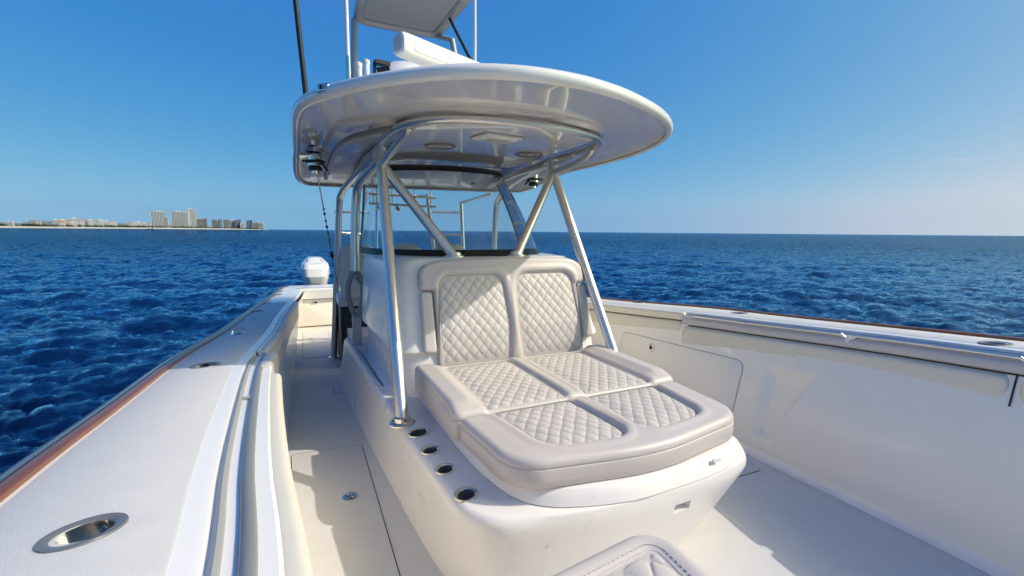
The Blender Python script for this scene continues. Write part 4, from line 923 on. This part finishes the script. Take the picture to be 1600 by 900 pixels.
for t_, r_ in ((.26, .011), (.30, .013), (.36, .012), (.41, .015), (.47, .012), (.66, .02), (.68, .024), (.70, .018)):
    Mx = frame_at(at_(t_)); lathe('bead', [(.002, -r_), (r_*.7, -r_*.7), (r_, 0), (r_*.7, r_*.7), (.002, r_)], M['black'], rig, Mx, 12)
tube('snap', [at_(.49), at_(.53)+np.array([.012, 0, 0]), at_(.58)+np.array([.012, 0, 0]), at_(.62), at_(.58)-np.array([.012, 0, 0]), at_(.53)-np.array([.012, 0, 0])], .004, M['chrome'], rig, 6, closed=True, smooth=4)

# lookout tower: buggy top, legs, ladders
tow = thing('lookout_tower', 'upper lookout station with grey underside on pipe legs and ladders above the roof', 'tower', (1.35, 5.8, 2.1))
bo_ = resample(rpoly([(.70, 4.5, .15), (1.92, 4.5, .15), (1.86, 6.33, .2), (.74, 6.33, .2)], 10), 160)
M['towerunder'] = mat('grey_tower_underside', (.52, .54, .55), .35, coat=.3, vary=(2, .05))
stack('station_roof', bo_, [(-.14, .05), (-.11, .045), (-.095, .012), (-.08, .0), (-.04, -.004), (-.012, .008), (0, .035), (-.006, .07), (-.04, .10), (-.13, .12)], M['towerunder'], tow, frame_at((0, 0, 4.10)))
ls = bo_-normals2(bo_)*.108; tube('roof_groove', np.c_[ls, np.full(160, 4.142)], .011, M['trim'], tow, 6, closed=True)
Mx = frame_at((1.42, 5.2, 4.148), (0, 0, -1)); lathe('dome_lamp', [(.035, 0), (.035, .008), (.026, .012), (.022, .006), (.001, .006)], M['white'], tow, Mx)
def tp(pts, r=.024, m='alu', nm='tower_leg', sm=0): return tube(nm, pts, r, M[m], tow, 12, smooth=sm)
tp([(.66, 5.55, 2.08), (.665, 5.6, 3.3), (.70, 5.75, 3.9), (.76, 6.25, 4.12)], .034, 'greypaint')
tp([(2.0, 5.4, 2.12), (1.92, 5.6, 3.3), (1.86, 5.75, 3.9), (1.80, 6.25, 4.12)], .034, 'greypaint')
tube('tower_strut', [(1.78, 5.6, 4.08), (1.87, 5.2, 3.55), (2.12, 4.1, 2.28)], .018, M['black'], tow, 10)
tp([(.60, 6.3, .0), (.70, 6.2, 1.0), (.80, 6.05, 1.95), (.82, 6.0, 2.3)], .022); tp([(.90, 6.6, .0), (.98, 6.45, 1.2), (1.0, 6.35, 2.2)], .02)
tp([(.43, 6.05, 1.77), (.84, 6.05, 1.77)], .016, nm='ladder_rung'); tp([(.43, 6.0, 1.52), (.76, 6.12, 1.50)], .016, nm='ladder_rung')
lad = [((1.58, 6.0, 2.03), (1.86, 6.3, .3)), ((2.05, 6.0, 1.95), (2.12, 6.0, .3))]
for a, b in lad: tp([a, b], .025, nm='ladder_rail')
def on(l, z): a, b = np.array(l[0]), np.array(l[1]); return a+(b-a)*(a[2]-z)/(a[2]-b[2])
for z in (1.80, 1.50, 1.20, .9, .6): tp([on(lad[0], z), on(lad[1], z)], .016, nm='ladder_rung')
tp([(2.05, 6.0, 1.93), (2.25, 5.4, 2.02)], .018, nm='ladder_brace')
rk = thing('rod_rack', 'polished pipe rack with small hanging lamps behind the windshield', 'rod rack', (1.1, 5.75, 1.95))
tube('rack_pipe', [(.80, 5.75, 1.99), (1.62, 5.75, 1.97)], .022, M['alu'], rk, 12); tube('rack_pipe', [(.80, 5.75, 1.87), (1.62, 5.75, 1.85)], .016, M['alu'], rk, 12)
for x in (.86, 1.08, 1.36, 1.56): tube('rack_post', [(x, 5.75, 2.08), (x, 5.75, 1.86)], .011, M['alu'], rk, 8)
for x in (.92, 1.14, 1.36): lathe('hanging_lamp', [(.008, 0), (.03, .02), (.035, .045), (.02, .065), (.004, .07)], M['chrome'], rk, frame_at((x, 5.73, 1.855), (0, 0, -1)), 14)
# helm seats and the dark leaning post below them
def helm_seat(x, label):
    t = thing('helm_seat', label, 'seat', (x, 5.3, .55), 'row of helm seats behind the windshield')
    Mx = frame_at((x, 5.16, .80), (0, -1, .12), (1, 0, 0))
    o = resample(rpoly([(-.20, 0, .05), (.20, 0, .05), (.21, .52, .12), (.12, .60, .1), (-.12, .60, .1), (-.21, .52, .12)], 6), 120)
    pad('seat_back', o, .05, -.05, M['leather'], t, (), r=.04, n=120, M4=Mx, seam=False)
    qo = resample(rpoly([(-.10, .08, .03), (.10, .08, .03), (.10, .54, .05), (-.10, .54, .05)], 4), 60); quilt('quilted_panel', qo, .052, M['quilt'], t, res=.014, M4=Mx)
    pad('seat_base', resample(rpoly([(x-.22, 5.2, .06), (x+.22, 5.2, .06), (x+.22, 5.68, .06), (x-.22, 5.68, .06)], 6), 100), .84, .72, M['leather'], t, (), r=.03, n=100, seam=False)
    for s in ((1,) if x < .8 else (-1, 1)): tube('arm_rest', [(x+s*.235, 5.2, 1.0), (x+s*.245, 5.35, 1.02), (x+s*.245, 5.6, 1.0)], .03, M['leather'], t, 10)
helm_seat(.60, 'helm seat nearest the port side, partly behind the grab loop')
helm_seat(1.10, 'helm seat whose top shows just left of the long windshield brace')
helm_seat(1.64, 'helm seat whose top shows beneath the ladder')
lp_ = thing('leaning_post', 'dark leaning post block carrying the helm seats', 'seat base', (1.3, 5.6, 0))
stack('post_block', rpoly([(.40, 5.3, .05), (2.2, 5.3, .05), (2.2, 6.0, .05), (.40, 6.0, .05)], 4), [(-.04, 0), (0, .03), (0, .68), (-.02, .715)], M['black'], lp_)
stack('tackle_drawers', rpoly([(.46, 5.28, .03), (2.1, 5.28, .03), (2.1, 5.5, .03), (.46, 5.5, .03)], 4), [(0, .08), (0, .45), (-.01, .46)], M['gel'], lp_)
# outboard motor
ob = thing('outboard_motor', 'white outboard motor with faceted cowling behind the transom', 'outboard motor', (.29, 9.2, 0))
lv = [(.40, .13, .45, 9.05, 9.75, .10), (.55, .09, .49, 8.98, 9.9, .12), (.70, .05, .52, 8.95, 10.0, .13), (.84, .035, .535, 9.0, 10.05, .13), (.92, .055, .515, 9.08, 10.0, .12), (1.0, .13, .44, 9.30, 9.85, .08), (1.025, .165, .405, 9.36, 9.78, .06), (1.03, .21, .36, 9.45, 9.7, .04)]
R = []
for z, x0, x1, y0, y1, r in lv: o = rpoly([(x0+.05, y0, r*.8), (x1-.05, y0, r*.8), (x1, y0+.25, .2), (x1-.02, y1, r), (x0+.02, y1, r), (x0, y0+.25, .2)], 5); R.append(np.c_[o, np.full(len(o), z)])
cw = loft('cowling', R, M['white'], ob, True, True, True, ang=18)
tube('cowling_seam', [(.145, 9.02, .86), (.165, 9.20, .965), (.175, 9.36, 1.022)], .005, M['greypaint'], cw, 6); tube('cowling_seam', [(.425, 9.02, .86), (.405, 9.20, .965), (.395, 9.36, 1.022)], .005, M['greypaint'], cw, 6)
tube('cowling_seam', [(.155, 9.10, .925), (.29, 9.085, .927), (.415, 9.10, .925)], .005, M['greypaint'], cw, 6)
for k in range(3): tube('side_stroke', [(.528-.004*k, 9.16+.05*k, .72), (.531-.004*k, 9.20+.05*k, .80)], .006, M['greypaint'], cw, 6)
stack('midsection', rpoly([(.18, 9.0, .06), (.40, 9.0, .06), (.38, 9.7, .1), (.20, 9.7, .1)], 5), [(-.05, -1.5), (-.02, -.6), (0, .0), (.02, .40)], M['white'], ob)
mb = MB().box((.29, 8.62, .25), (.30, .75, .30)); mb.box((.29, 8.95, .52), (.10, .12, .10)); mb.build('mount_bracket', M['black'], ob)
